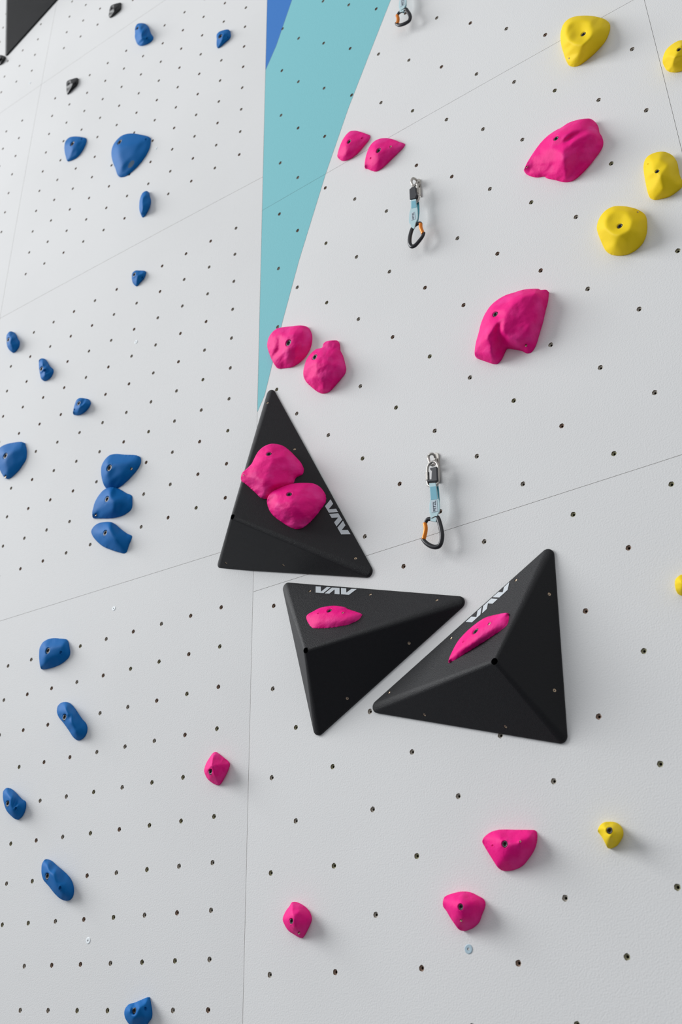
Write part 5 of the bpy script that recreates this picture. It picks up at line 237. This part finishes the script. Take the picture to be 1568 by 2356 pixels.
HOLE_R = 0.0060
def interp_x(line, z):
    if z < line[0][1]: return None
    for (x0, z0), (x1, z1) in zip(line, line[1:]):
        if z0 <= z <= z1: return x0 + (x1 - x0) * (z - z0) / (z1 - z0)
    return line[-1][0]
def panel_mesh(poly, nuts, lines=()):
    poly = [(x / 1000, y / 1000) for x, y in poly]; n = len(poly); g = 0.0004; off = []
    for i in range(n):
        a = Vector(poly[i - 1]); b = Vector(poly[i]); c = Vector(poly[(i + 1) % n])
        d1 = (b - a).normalized(); d2 = (c - b).normalized(); n1 = Vector((-d1.y, d1.x)); n2 = Vector((-d2.y, d2.x))
        nn = n1 + n2; nn = nn / max(nn.length_squared, .8) * 2 * g; off.append(b + nn)
    V = [Vector(p) for p in off]; E = [(i, (i + 1) % n) for i in range(n)]
    K = 14; ins = [q for q in nuts if inside(q[0], q[1], poly)]
    for q in ins:
        s = len(V)
        V += [Vector((q[0] + HOLE_R * math.cos(2 * math.pi * k / K), q[1] + HOLE_R * math.sin(2 * math.pi * k / K))) for k in range(K)]
        E += [(s + k, s + (k + 1) % K) for k in range(K)]
    bx = [p[0] for p in poly]; by = [p[1] for p in poly]; yy = min(by) + .05
    while yy < max(by):
        xx = min(bx) + .05
        while xx < max(bx):
            if inside(xx, yy, poly) and all((xx - q[0]) ** 2 + (yy - q[1]) ** 2 > .012 ** 2 for q in ins) and \
               min((xx - p.x) ** 2 + (yy - p.y) ** 2 for p in off) > .02 ** 2: V.append(Vector((xx, yy)))
            xx += .087
        yy += .081
    for ln in lines:
        s = len(V); V += [Vector(p) for p in ln]; E += [(s + k, s + k + 1) for k in range(len(ln) - 1)]
    vo, eo, fo, *_ = delaunay_2d_cdt(V, E, [], 0, 1e-6)
    op = [tuple(p) for p in off]; faces = []; mi = []
    for t in fo:
        c = sum((vo[i] for i in t), Vector((0, 0))) / len(t)
        if not inside(c.x, c.y, op): continue
        if any((c.x - q[0]) ** 2 + (c.y - q[1]) ** 2 < (HOLE_R * .93) ** 2 for q in ins): continue
        k = 0
        if lines:
            for (l0, l1, mcol) in ((TEAL, TEAL2, 1), (BLUE, BLUE2, 2)):
                x0 = interp_x(l0, c.y); x1 = interp_x(l1, c.y)
                if x0 is None: continue
                if c.x < x0: k = mcol
                elif x1 is not None and c.x < x1: k = 3
        a, b, d = (vo[i] for i in t)
        if (b - a).cross(d - a) < 0: t = t[::-1]
        faces.append(tuple(t)); mi.append(k)
    v = [(p.x, p.y, 0) for p in vo]; s = len(v)
    v += [(p.x, p.y, 0) for p in off] + [(p.x, p.y, -0.018) for p in off]
    for i in range(n): j = (i + 1) % n; faces.append((s + i, s + n + i, s + n + j, s + j)); mi.append(4)
    return mesh('wall_panel', v, faces, [M['wall'], M['teal'], M['blue_paint'], M['line'], M['edge']], mi)
TEAL = [(p[0] / 1000, p[1] / 1000) for p in MISC['teal']]; TEAL2 = [(x + .0012, z) for x, z in TEAL]
BLUE = [(p[0] / 1000, p[1] / 1000) for p in MISC['blue']]; BLUE2 = [(x + .0012, z) for x, z in BLUE]
nutm = []
for mm_ in ('nut_a', 'nut_b', 'nut_c', 'nut_a'):
    v, f, m = lathe([(HOLE_R * 1.0, -0.0001), (HOLE_R * 1.0, -0.0026), (HOLE_R * .97, -0.0027), (HOLE_R * .50, -0.0030), (HOLE_R * .42, -0.0045), (HOLE_R * .42, -0.012), (0, -0.012)],
                    14, mi=[0, 1, 1, 1, 2, 2])
    nutm.append(mesh('t_nut', v, f, [M['ply'], M[mm_], M['nutdark']], m))
camp = Vector(CAM_C)
for side, pans, lines in (('L', PANELS_L, ()), ('R', PANELS_R, (TEAL, TEAL2, BLUE, BLUE2))):
    nm = 'wall_left' if side == 'L' else 'wall_right'
    root = empty(nm, FR[side]); root['kind'] = 'structure'
    root['label'] = ('left face of the climbing wall, white panels with a dense square grid of holes' if side == 'L'
                     else 'right face of the climbing wall, white panels with staggered holes and a teal stripe')
    nuts = [(a / 1000, b / 1000) for a, b in NUTS[side]]
    for p in pans:
        link('panel', panel_mesh(p, nuts, lines), root)
    xs = [q[0] / 1000 for p in pans for q in p]; zs = [q[1] / 1000 for p in pans for q in p]
    v, f = prism([(min(xs), 0), (max(xs), 0), (max(xs), max(zs)), (min(xs), max(zs))], -0.045, -0.0185)
    link('backing_board', mesh('backing_board', v, f, M['back']), root)
    pan_polys = [[(x / 1000, y / 1000) for x, y in p] for p in pans]
    nuts = [q for q in nuts if any(inside(q[0], q[1], p) for p in pan_polys)]
    order = sorted(nuts, key=lambda q: ((FR[side] @ Vector((q[0], q[1], 0))) - camp).length)
    for k, q in enumerate(order[:100]):
        link('t_nut', nutm[random.randrange(4)], root, Matrix.Translation((q[0], q[1], 0)) @ Matrix.Rotation(random.random() * 6, 4, 'Z'))
    if order[100:]:
        V = []; F = []; MI = []
        for q in order[100:]:
            me = nutm[random.randrange(4)]; kk = random.choice((1, 1, 3)); s = len(V)
            V += [(w.co.x + q[0], w.co.y + q[1], w.co.z) for w in me.vertices]
            F += [tuple(s + i for i in p.vertices) for p in me.polygons]; MI += [kk if p.material_index == 1 else p.material_index for p in me.polygons]
        o = link('t_nut', mesh('t_nut_field', V, F, [M['ply'], M['nut_a'], M['nutdark'], M['nut_b']], MI), root); o['kind'] = 'stuff'
for k, (s, a, b, r) in enumerate(MISC['discs']):
    R_ = r * 0.00075 + .0012
    v, f, m = lathe([(R_, -0.0005), (R_, .0008), (R_ * .85, .0012), (R_ * .3, .0010), (R_ * .22, -.001), (0, -.001)], 20, mi=[0, 0, 0, 1, 1])
    o = link('screw_cap', mesh('screw_cap', v, f, [M['wscrew'] if k == 4 else M['wscrew2'], M['bolt']], m), bpy.data.objects['wall_left' if s == 'L' else 'wall_right'],
             Matrix.Translation((a / 1000, b / 1000, 0)))
    o['label'] = 'pale round screw cap'

# ---------------------------------------------------------------- black triangular volumes
def solve3(ns, d): return Vector(np.linalg.solve(np.array([list(n) for n in ns]), np.array(d)))
def volume(base, apex, side, label, screws=(), apex_hole=True, logo=None, RB=0.014, RA=0.010, name='triangular_volume'):
    B = [Vector(p) / 1000 for p in base]; A = Vector(apex) / 1000
    ctr = sum(B, Vector()) / 3; pts = []
    ns = []
    for i in range(3):
        p, q = B[i], B[(i + 1) % 3]; n = (q - p).cross(A - p).normalized()
        if n.dot(p - ctr) < 0 and n.z < 0: n = -n
        if n.z < 0: n = -n
        ns.append(n)
    for i in range(3):
        p = B[i]; u = (B[i - 1] - p).normalized(); w = (B[(i + 1) % 3] - p).normalized()
        half = u.angle(w) / 2; c = p + (u + w).normalized() * (RB * .93 / math.sin(half))
        for ph in (0, .35, .7, 1.05, 1.35):
            for k in range(28):
                t = 2 * math.pi * k / 28
                pts.append(Vector((c.x + RB * math.cos(ph) * math.cos(t), c.y + RB * math.cos(ph) * math.sin(t), .004 + .005 * math.sin(ph))))
        for k in range(28):
            t = 2 * math.pi * k / 28; pts.append(Vector((c.x + RB * math.cos(t), c.y + RB * math.sin(t), 0.0)))
    ca = solve3(ns, [n.dot(A) - RA for n in ns])
    for ph in np.linspace(0.1, math.pi / 2, 6):
        for k in range(24):
            t = 2 * math.pi * k / 24; pts.append(ca + Vector((math.cos(ph) * math.cos(t), math.cos(ph) * math.sin(t), math.sin(ph))) * RA)
    bm = bmesh.new()
    for p in pts: bm.verts.new(p)
    bmesh.ops.convex_hull(bm, input=bm.verts)
    bmesh.ops.delete(bm, geom=[v for v in bm.verts if not v.link_faces], context='VERTS')
    bmesh.ops.dissolve_limit(bm, angle_limit=0.004, verts=bm.verts, edges=bm.edges)
    for fc in bm.faces: fc.smooth = True
    me = bpy.data.meshes.new('shell'); bm.to_mesh(me); bm.free(); me.materials.append(M['vol'])
    tree_bm = bmesh.new(); tree_bm.from_mesh(me); tree = BVHTree.FromBMesh(tree_bm)
    root = empty(name, FR[side] @ Matrix.Translation((ctr.x, ctr.y, 0))); tag(root, label, 'volume', 'black triangular volumes')
    off = Matrix.Translation((-ctr.x, -ctr.y, 0))
    shell = link('shell', me, root, off)
    # real holes: apex bolt hole and the small screw holes
    cut = bmesh.new(); places = []
    def cyl(c, n, r, d):
        Mx = Matrix.Translation(c) @ n.to_track_quat('Z', 'Y').to_matrix().to_4x4()
        bmesh.ops.create_cone(cut, cap_ends=True, segments=20, radius1=r, radius2=r, depth=2 * d, matrix=Mx)
    if apex_hole:
        cyl(ca + Vector((0, 0, RA)), Vector((0, 0, 1)), 0.0068, 0.03)
    for s in screws:
        P = Vector(s) / 1000
        hit = tree.ray_cast(P + Vector((0, 0, .1)), Vector((0, 0, -1)), 1.0)
        near = tree.find_nearest(P)
        loc, n = near[0], near[1]
        cyl(loc, n, 0.0036, 0.0035); places.append((loc, n))
    cme = bpy.data.meshes.new('cutter'); cut.to_mesh(cme); cut.free()
    co = link('cutter', cme, None, shell.matrix_world)
    bpy.context.view_layer.update(); co.matrix_world = FR[side].copy()
    md = shell.modifiers.new('holes', 'BOOLEAN'); md.object = co; md.solver = 'EXACT'
    bpy.context.view_layer.update()
    dg = bpy.context.evaluated_depsgraph_get(); nm_ = bpy.data.meshes.new_from_object(shell.evaluated_get(dg))
    shell.modifiers.clear(); shell.data = nm_; bpy.data.objects.remove(co)
    nm_.polygons.foreach_set('use_smooth', [True] * len(nm_.polygons))
    sm = bmesh.new(); sm.from_mesh(nm_)
    for e in sm.edges:
        if len(e.link_faces) == 2 and e.calc_face_angle(0) > math.radians(38): e.smooth = False
    sm.to_mesh(nm_); sm.free()
    wn = shell.modifiers.new('weighted', 'WEIGHTED_NORMAL'); wn.keep_sharp = True
    for loc, n in places:
        v, f, m = lathe([(.0035, -.0012), (.0030, -.0010), (.0013, -.0024), (0, -.0024)], 14, mi=[0, 0, 1])
        link('screw', mesh('screw', v, f, [M['screw'], M['bolt']], m, True), root, off @ Matrix.Translation(loc) @ n.to_track_quat('Z', 'Y').to_matrix().to_4x4())
    if logo:
        fm, a0 = logo; V = []; F = []
        inv = FR[side].inverted() @ fm
        for g in MISC['glyph']:
            s = len(V); q = [inv @ Vector((a / 1000 + a0, b / 1000, 0)) for a, b, *_ in g]
            V += q; F.append(tuple(range(s, s + len(q))))
        lm = mesh('lettering', V, F, M['logo'])
        bm = bmesh.new(); bm.from_mesh(lm); bmesh.ops.triangulate(bm, faces=bm.faces)
        for _ in range(3): bmesh.ops.subdivide_edges(bm, edges=[e for e in bm.edges if e.calc_length() > .0035], cuts=1); bmesh.ops.triangulate(bm, faces=bm.faces)
        nz = (inv.to_3x3() @ Vector((0, 0, 1))).normalized()
        for vv in bm.verts:
            w = tree.ray_cast(vv.co + nz * .05, -nz, .2)
            if w[0] is None: w = tree.find_nearest(vv.co)
            vv.co = w[0] + nz * .0006
        bm.to_mesh(lm); bm.free()
        if lm.polygons and lm.polygons[0].normal.dot(nz) < 0: lm.flip_normals()
        o = link('lettering', lm, root, off); o['label'] = 'pale grey VAV lettering'
    tree_bm.free()
    return root
VF = {k: frame(*[Vector(x) for x in v]) for k, v in MISC['vfr'].items()}
FR.update(VF)
LBL = {'V1': 'tall black triangular volume straddling the vertical seam under the teal stripe',
       'V2': 'middle black triangular volume pointing down, thin pink crimp near its top edge',
       'V3': 'right black triangular volume with its point up, long slanting pink crimp on it'}
for k in ('V1', 'V2', 'V3'):
    V_ = MISC['vol'][k]
    volume(V_['base'], V_['apex'], 'R', LBL[k], MISC['vscrew'][k], True, (VF[k], {'V1': .4751, 'V2': .1195, 'V3': .3036}[k]))
volume(MISC['tlv'], MISC['tlva'], 'L', 'big plain black volume in the top left corner of the photo, tip pointing down', (), False, None)

# ---------------------------------------------------------------- climbing holds
def barycoef(p, a, b, c):
    d = (b[1] - c[1]) * (a[0] - c[0]) + (c[0] - b[0]) * (a[1] - c[1])
    if abs(d) < 1e-14: return None
    w0 = ((b[1] - c[1]) * (p[0] - c[0]) + (c[0] - b[0]) * (p[1] - c[1])) / d
    w1 = ((c[1] - a[1]) * (p[0] - c[0]) + (a[0] - c[0]) * (p[1] - c[1])) / d
    return w0, w1, 1 - w0 - w1
CAT = {'p': 'pink', 'b': 'blue', 'y': 'yellow', 'k': 'black'}
def hold(H, seed):
    kx, kz = H['k']
    ctl = [Vector(p) / 1000 for p in H['out']]
    size = max(max(p.x for p in ctl) - min(p.x for p in ctl), max(p.y for p in ctl) - min(p.y for p in ctl))
    O3 = spline(ctl, True, 5)
    for p in O3: p.z = max(p.z, .0007)
    dom = lambda p: (p.x + kx * p.z, p.y + kz * p.z)
    OD = [dom(p) for p in O3]; n = len(OD)
    ft = [Vector(p) / 1000 for p in H['ft']]; FD = [dom(p) for p in ft]
    ft = [p for p, d in zip(ft, FD) if inside(d[0], d[1], OD)]; FD = [d for d in FD if inside(d[0], d[1], OD)]
    # coarse height model
    cv, ce, cf, cov, *_ = delaunay_2d_cdt([Vector(d) for d in OD + FD], [(i, (i + 1) % n) for i in range(n)], [], 0, 1e-7)
    hs_src = [p.z for p in O3] + [p.z for p in ft]
    ch = [(sum(hs_src[i] for i in o) / len(o)) if o else 0.0 for o in cov]
    tris = [(t, [cv[i] for i in t]) for t in cf]
    def hgt(x, y):
        best = None
        for t, (a, b, c) in tris:
            w = barycoef((x, y), a, b, c)
            if w is None: continue
            m = min(w)
            if m > -1e-6: return w[0] * ch[t[0]] + w[1] * ch[t[1]] + w[2] * ch[t[2]]
            if best is None or m > best[0]: best = (m, w, t)
        m, w, t = best; w = [max(0, q) for q in w]; s = sum(w)
        return sum(q * ch[i] for q, i in zip(w, t)) / s
    feats = [(q[0], q[1] / 1000, q[2] / 1000, q[3] / 1000) for q in H['h']]
    V = [Vector(d) for d in OD]; E = [(i, (i + 1) % n) for i in range(n)]; ring = {}
    KR = 18
    for fi, (kind, x, y, r) in enumerate(feats):
        for lv, rr in ((0, 1.22), (1, 1.0), (2, .93), (3, .5)):
            s = len(V)
            for k in range(KR):
                a = 2 * math.pi * k / KR; V.append(Vector((x + r * rr * math.cos(a), y + r * rr * math.sin(a)))); ring[s + k] = (fi, lv)
            if lv < 3: E += [(s + k, s + (k + 1) % KR) for k in range(KR)]
    g = max(.0014, size / 50)
    x0, x1 = min(d[0] for d in OD), max(d[0] for d in OD); y0, y1 = min(d[1] for d in OD), max(d[1] for d in OD)
    j = 0; y = y0 + g * .5
    nO = len(V)
    while y < y1:
        x = x0 + (g * .5 if j % 2 else 0)
        while x < x1:
            if inside(x, y, OD) and all((x - q[1]) ** 2 + (y - q[2]) ** 2 > (q[3] * 1.22 + g * .35) ** 2 for q in feats) \
               and min((x - d[0]) ** 2 + (y - d[1]) ** 2 for d in OD) > (g * .45) ** 2:
                V.append(Vector((x, y)))
            x += g
        y += g * .87; j += 1
    vo, eo, fo, ov, *_ = delaunay_2d_cdt(V, E, [], 0, 1e-8)
    tri = []
    for t in fo:
        c = sum((vo[i] for i in t), Vector((0, 0))) / 3
        if inside(c.x, c.y, OD):
            a, b, d = (vo[i] for i in t)
            tri.append(tuple(t) if (b - a).cross(d - a) > 0 else tuple(t)[::-1])
    N = len(vo); h = [0.0] * N; fixed = [False] * N; lvl = {}
    for i in range(N):
        o = ov[i]
        src = [q for q in o if q < n]
        if src: h[i] = O3[src[0]].z; fixed[i] = True
        else:
            h[i] = hgt(vo[i].x, vo[i].y)
            for q in o:
                if q in ring: lvl[i] = ring[q]
    nb = [set() for _ in range(N)]
    for a, b, c in tri: nb[a] |= {b, c}; nb[b] |= {a, c}; nb[c] |= {a, b}
    for it in range(H.get('it', 8 if H['m'] == 'f' else 24)):
        h2 = h[:]
        for i in range(N):
            if not fixed[i] and nb[i]: h2[i] = .45 * h[i] + .55 * sum(h[k] for k in nb[i]) / len(nb[i])
        h = h2
    if H['c'] == 'p':
        am = .0011 if H['m'] == 'f' else .0004
        for i in range(N):
            if not fixed[i]:
                p = Vector((vo[i].x, vo[i].y, seed * 3.1))
                h[i] = max(.0005, h[i] + am * noise.noise(p * 55) + am * .5 * noise.noise(p * 140))
    # recess: centre height per feature
    P = []
    hc = {}
    for fi in range(len(feats)):
        z = [h[i] for i, l in lvl.items() if l == (fi, 1)]; hc[fi] = sum(z) / len(z) if z else .01
    dep = {'bolt': .0050, 'hole': .004, 'screw': .0016}
    for i in range(N):
        z = h[i]; x = vo[i].x - kx * z; y = vo[i].y - kz * z
        if i in lvl:
            fi, lv = lvl[i]; kind, fx, fy, r = feats[fi]
            d = min(dep[kind], r * (.9 if kind != 'screw' else .4))
            if lv >= 2:
                # straight bore: re-centre on the hole axis at its own height
                z0 = hc[fi]; cx, cy = fx - kx * z0, fy - kz * z0
                x = cx + (vo[i].x - fx); y = cy + (vo[i].y - fy); z = max(.0008, z0 - d)
        P.append((x, y, z))
    s = len(P)
    # skirt down to the wall behind the rim
    loop = [None] * n
    for i in range(N):
        for q in ov[i]:
            if q < n: loop[q] = i
    faces = list(tri); mi = []
    for q in range(n):
        p = P[loop[q]]; P.append((p[0], p[1], p[2] * .5)); P.append((p[0], p[1], 0.0))
    area2 = sum(OD[i][0] * OD[(i + 1) % n][1] - OD[(i + 1) % n][0] * OD[i][1] for i in range(n))
    for q in range(n):
        w = (q + 1) % n
        if loop[q] == loop[w]: continue
        for a, b, c, d in ((loop[q], loop[w], s + 2 * w, s + 2 * q), (s + 2 * q, s + 2 * w, s + 2 * w + 1, s + 2 * q + 1)):
            faces.append((d, c, b, a) if area2 > 0 else (a, b, c, d))
    marks = [(x[0], x[1] / 1000, x[2] / 1000, x[3] / 1000) for x in H['x']]
    for t in faces:
        k = 0
        if len(t) == 3:
            c = sum((vo[i] for i in t), Vector((0, 0))) / 3
            for m_ in marks:
                if (c.x - m_[1]) ** 2 + (c.y - m_[2]) ** 2 < m_[3] ** 2: k = 1
        mi.append(k)
    me = mesh('grip', P, faces, [M[H['c']], M['mark']], mi, True)
    fixn(me)
    base = FR[H['f']] @ Matrix.Translation((H['o'][0] / 1000, H['o'][1] / 1000, 0))
    root = empty('climbing_hold', base)
    tag(root, H['l'], 'climbing hold', CAT[H['c']] + ' climbing holds')
    link('grip', me, root)
    for fi, (kind, fx, fy, r) in enumerate(feats):
        z0 = hc[fi]; cx, cy = fx - kx * z0, fy - kz * z0; d = min(dep[kind], r * (.9 if kind != 'screw' else .4))
        T = Matrix.Translation((cx, cy, max(.0008, z0 - d)))
        if kind == 'bolt':
            R_ = r * .90; tp = d * .62
            v, f, m = lathe([(R_, 0.0), (R_, tp * .8), (R_ * .88, tp), (R_ * .52, tp), (R_ * .5, tp * .2), (0, tp * .2)], 18, mi=[0, 0, 0, 1, 1])
            link('bolt', mesh('bolt', v, f, [M['bolt'], M['hex']], m, True), root, T)
        elif kind == 'screw':
            v, f, m = lathe([(r * .85, 0.0001), (r * .8, d * .6), (r * .35, d * .4), (0, d * .3)], 14, mi=[0, 0, 1])
            link('screw', mesh('screw', v, f, [M['screw'], M['bolt']], m, True), root, T)
    return root
for i, H in enumerate(HOLDS): hold(H, i + 1)

# ---------------------------------------------------------------- quickdraws on their hangers
QL = [('quickdraw with orange gate opening left, hanging just above the black volumes', 'steel hanger plate behind the lowest quickdraw'),
      ('quickdraw with orange gate on its right side, hanging below the pair of pink crimps', 'steel hanger plate behind the middle quickdraw'),
      ('quickdraw cut off by the top edge of the photo, next to the teal stripe', 'steel hanger plate above the top edge, behind the highest quickdraw')]
for (lab, hlab), Q in zip(QL, MISC['qds']):
    q = {k: [Vector(p) / 1000 for p in v] for k, v in Q.items()}
    o = q['plate'][0].copy(); o.z = 0
    T = Matrix.Translation(-o)
    # hanger: plate, ring, bolt
    hr = empty('bolt_hanger', FR['R'] @ Matrix.Translation(o)); tag(hr, hlab, 'hanger', 'bolt hangers')
    v, f = prism([(p.x, p.y) for p in q['plate']], 0.0, 0.004)
    pm = mesh('plate', v, f, M['steel']); fixn(pm)
    po = link('plate', pm, hr, T); b = po.modifiers.new('b', 'BEVEL'); b.width = .0008; b.segments = 2
    v, f = tube(spline(q['ring'], True, 4), .0032, True); link('ring', mesh('ring', v, f, M['steel'], smooth=True), hr, T)
    c = q['plate'][0] * .25 + q['plate'][4] * .5 + q['plate'][7] * .25
    v, f, m = lathe([(.0055, .004), (.0055, .009), (.0045, .010), (0, .010)], 6)
    link('bolt', mesh('bolt', v, f, M['steel'], m), hr, T @ Matrix.Translation((c.x, c.y - .012, 0)))
    # quickdraw
    qr = empty('quickdraw', FR['R'] @ Matrix.Translation(o)); tag(qr, lab, 'quickdraw', 'quickdraws')
    v, f = tube(spline(q['link'], True, 4), .0030, True); lk = link('steel_link', mesh('steel_link', v, f, M['steel'], smooth=True), qr, T)
    v, f = tube([q['sleeve'][0], q['sleeve'][1]], .0050, False, 6); link('sleeve', mesh('sleeve', v, f, M['steel']), lk, Matrix.Identity(4))
    z = q['keep'][0].z
    v, f = prism([(p.x, p.y) for p in q['keep']], z - .012, z + .002); km = mesh('keeper', v, f, M['rubber']); fixn(km)
    ko = link('rubber_keeper', km, qr, T); b = ko.modifiers.new('b', 'BEVEL'); b.width = .0016; b.segments = 3
    def ribbon(L_, R_, th):
        L2 = spline(L_, False, 4); R2 = spline(R_, False, 4); V = []; F = []
        m_ = min(len(L2), len(R2))
        for a, b_ in zip(L2[:m_], R2[:m_]):
            V += [a + Vector((0, 0, 0)), b_, b_ - Vector((0, 0, th)), a - Vector((0, 0, th))]
        for i in range(m_ - 1):
            for k in range(4): F.append((4 * i + k, 4 * i + (k + 1) % 4, 4 * i + 4 + (k + 1) % 4, 4 * i + 4 + k))
        F += [(3, 2, 1, 0), (4 * m_ - 4, 4 * m_ - 3, 4 * m_ - 2, 4 * m_ - 1)]
        return V, F
    V, F = ribbon(q['sl'], q['sr'], .003); sm_ = mesh('sling', V, F, M['web']); fixn(sm_)
    so = link('sling', sm_, qr, T); b = so.modifiers.new('b', 'BEVEL'); b.width = .001; b.segments = 2
    V, F = ribbon(q['bl'], q['br'], .0025); bm_ = mesh('rear_strap', V, F, M['webdark']); fixn(bm_); link('rear_strap', bm_, so, Matrix.Identity(4))
    V, F = prism([(p.x, p.y) for p in q['pan']], q['pan'][0].z - .0013, q['pan'][0].z - .0006); m_ = mesh('woven_band', V, F, M['webblue']); fixn(m_); link('woven_band', m_, so, Matrix.Identity(4))
    # printed label, lettering runs upwards
    lb = q['lab']; zt = lb[0].z - .0004
    V, F = prism([(p.x, p.y) for p in lb], zt - .0010, zt); m_ = mesh('printed_tag', V, F, M['tag']); fixn(m_); lo = link('printed_tag', m_, so, Matrix.Identity(4))
    cu = bpy.data.curves.new('txt', 'FONT'); cu.body = 'PETZL'; cu.size = 1.0; cu.align_x = 'CENTER'; cu.align_y = 'CENTER'; cu.offset = 0.02
    to = bpy.data.objects.new('txt', cu); COL.objects.link(to); bpy.context.view_layer.update()
    tm = bpy.data.meshes.new_from_object(to.evaluated_get(bpy.context.evaluated_depsgraph_get())); bpy.data.objects.remove(to)
    xs = [w.co.x for w in tm.vertices]; ys = [w.co.y for w in tm.vertices]; W_ = max(xs) - min(xs); Hh = max(ys) - min(ys)
    up = ((lb[0] + lb[1]) / 2 - (lb[3] + lb[2]) / 2); wd = (lb[1] - lb[0]); cc = sum(lb, Vector()) / 4; cc.z = zt + .0003
    up.z = wd.z = 0
    for w in tm.vertices:
        a = (w.co.x - (min(xs) + W_ / 2)) / W_ * .9; b_ = (w.co.y - (min(ys) + Hh / 2)) / Hh * .5
        w.co = cc + up * a - wd * (b_ - .05)
        w.co.z = cc.z
    tm.materials.clear(); tm.materials.append(M['ink']); link('lettering', tm, so, Matrix.Identity(4))
    sp = spline(q['spine'], False, 5); N_ = len(sp)
    v, f = tube(sp, [.0056 - .0014 * abs(2 * i / (N_ - 1) - 1) ** 3 for i in range(N_)], False, 14, flat=.8)
    ca_ = link('carabiner', mesh('carabiner', v, f, M['alu'], smooth=True), qr, T)
    gp = spline(q['gate'], False, 6)
    v, f = tube(gp, .0049, False, 12); link('gate', mesh('gate', v, f, M['orange'], smooth=True), ca_, Matrix.Identity(4))
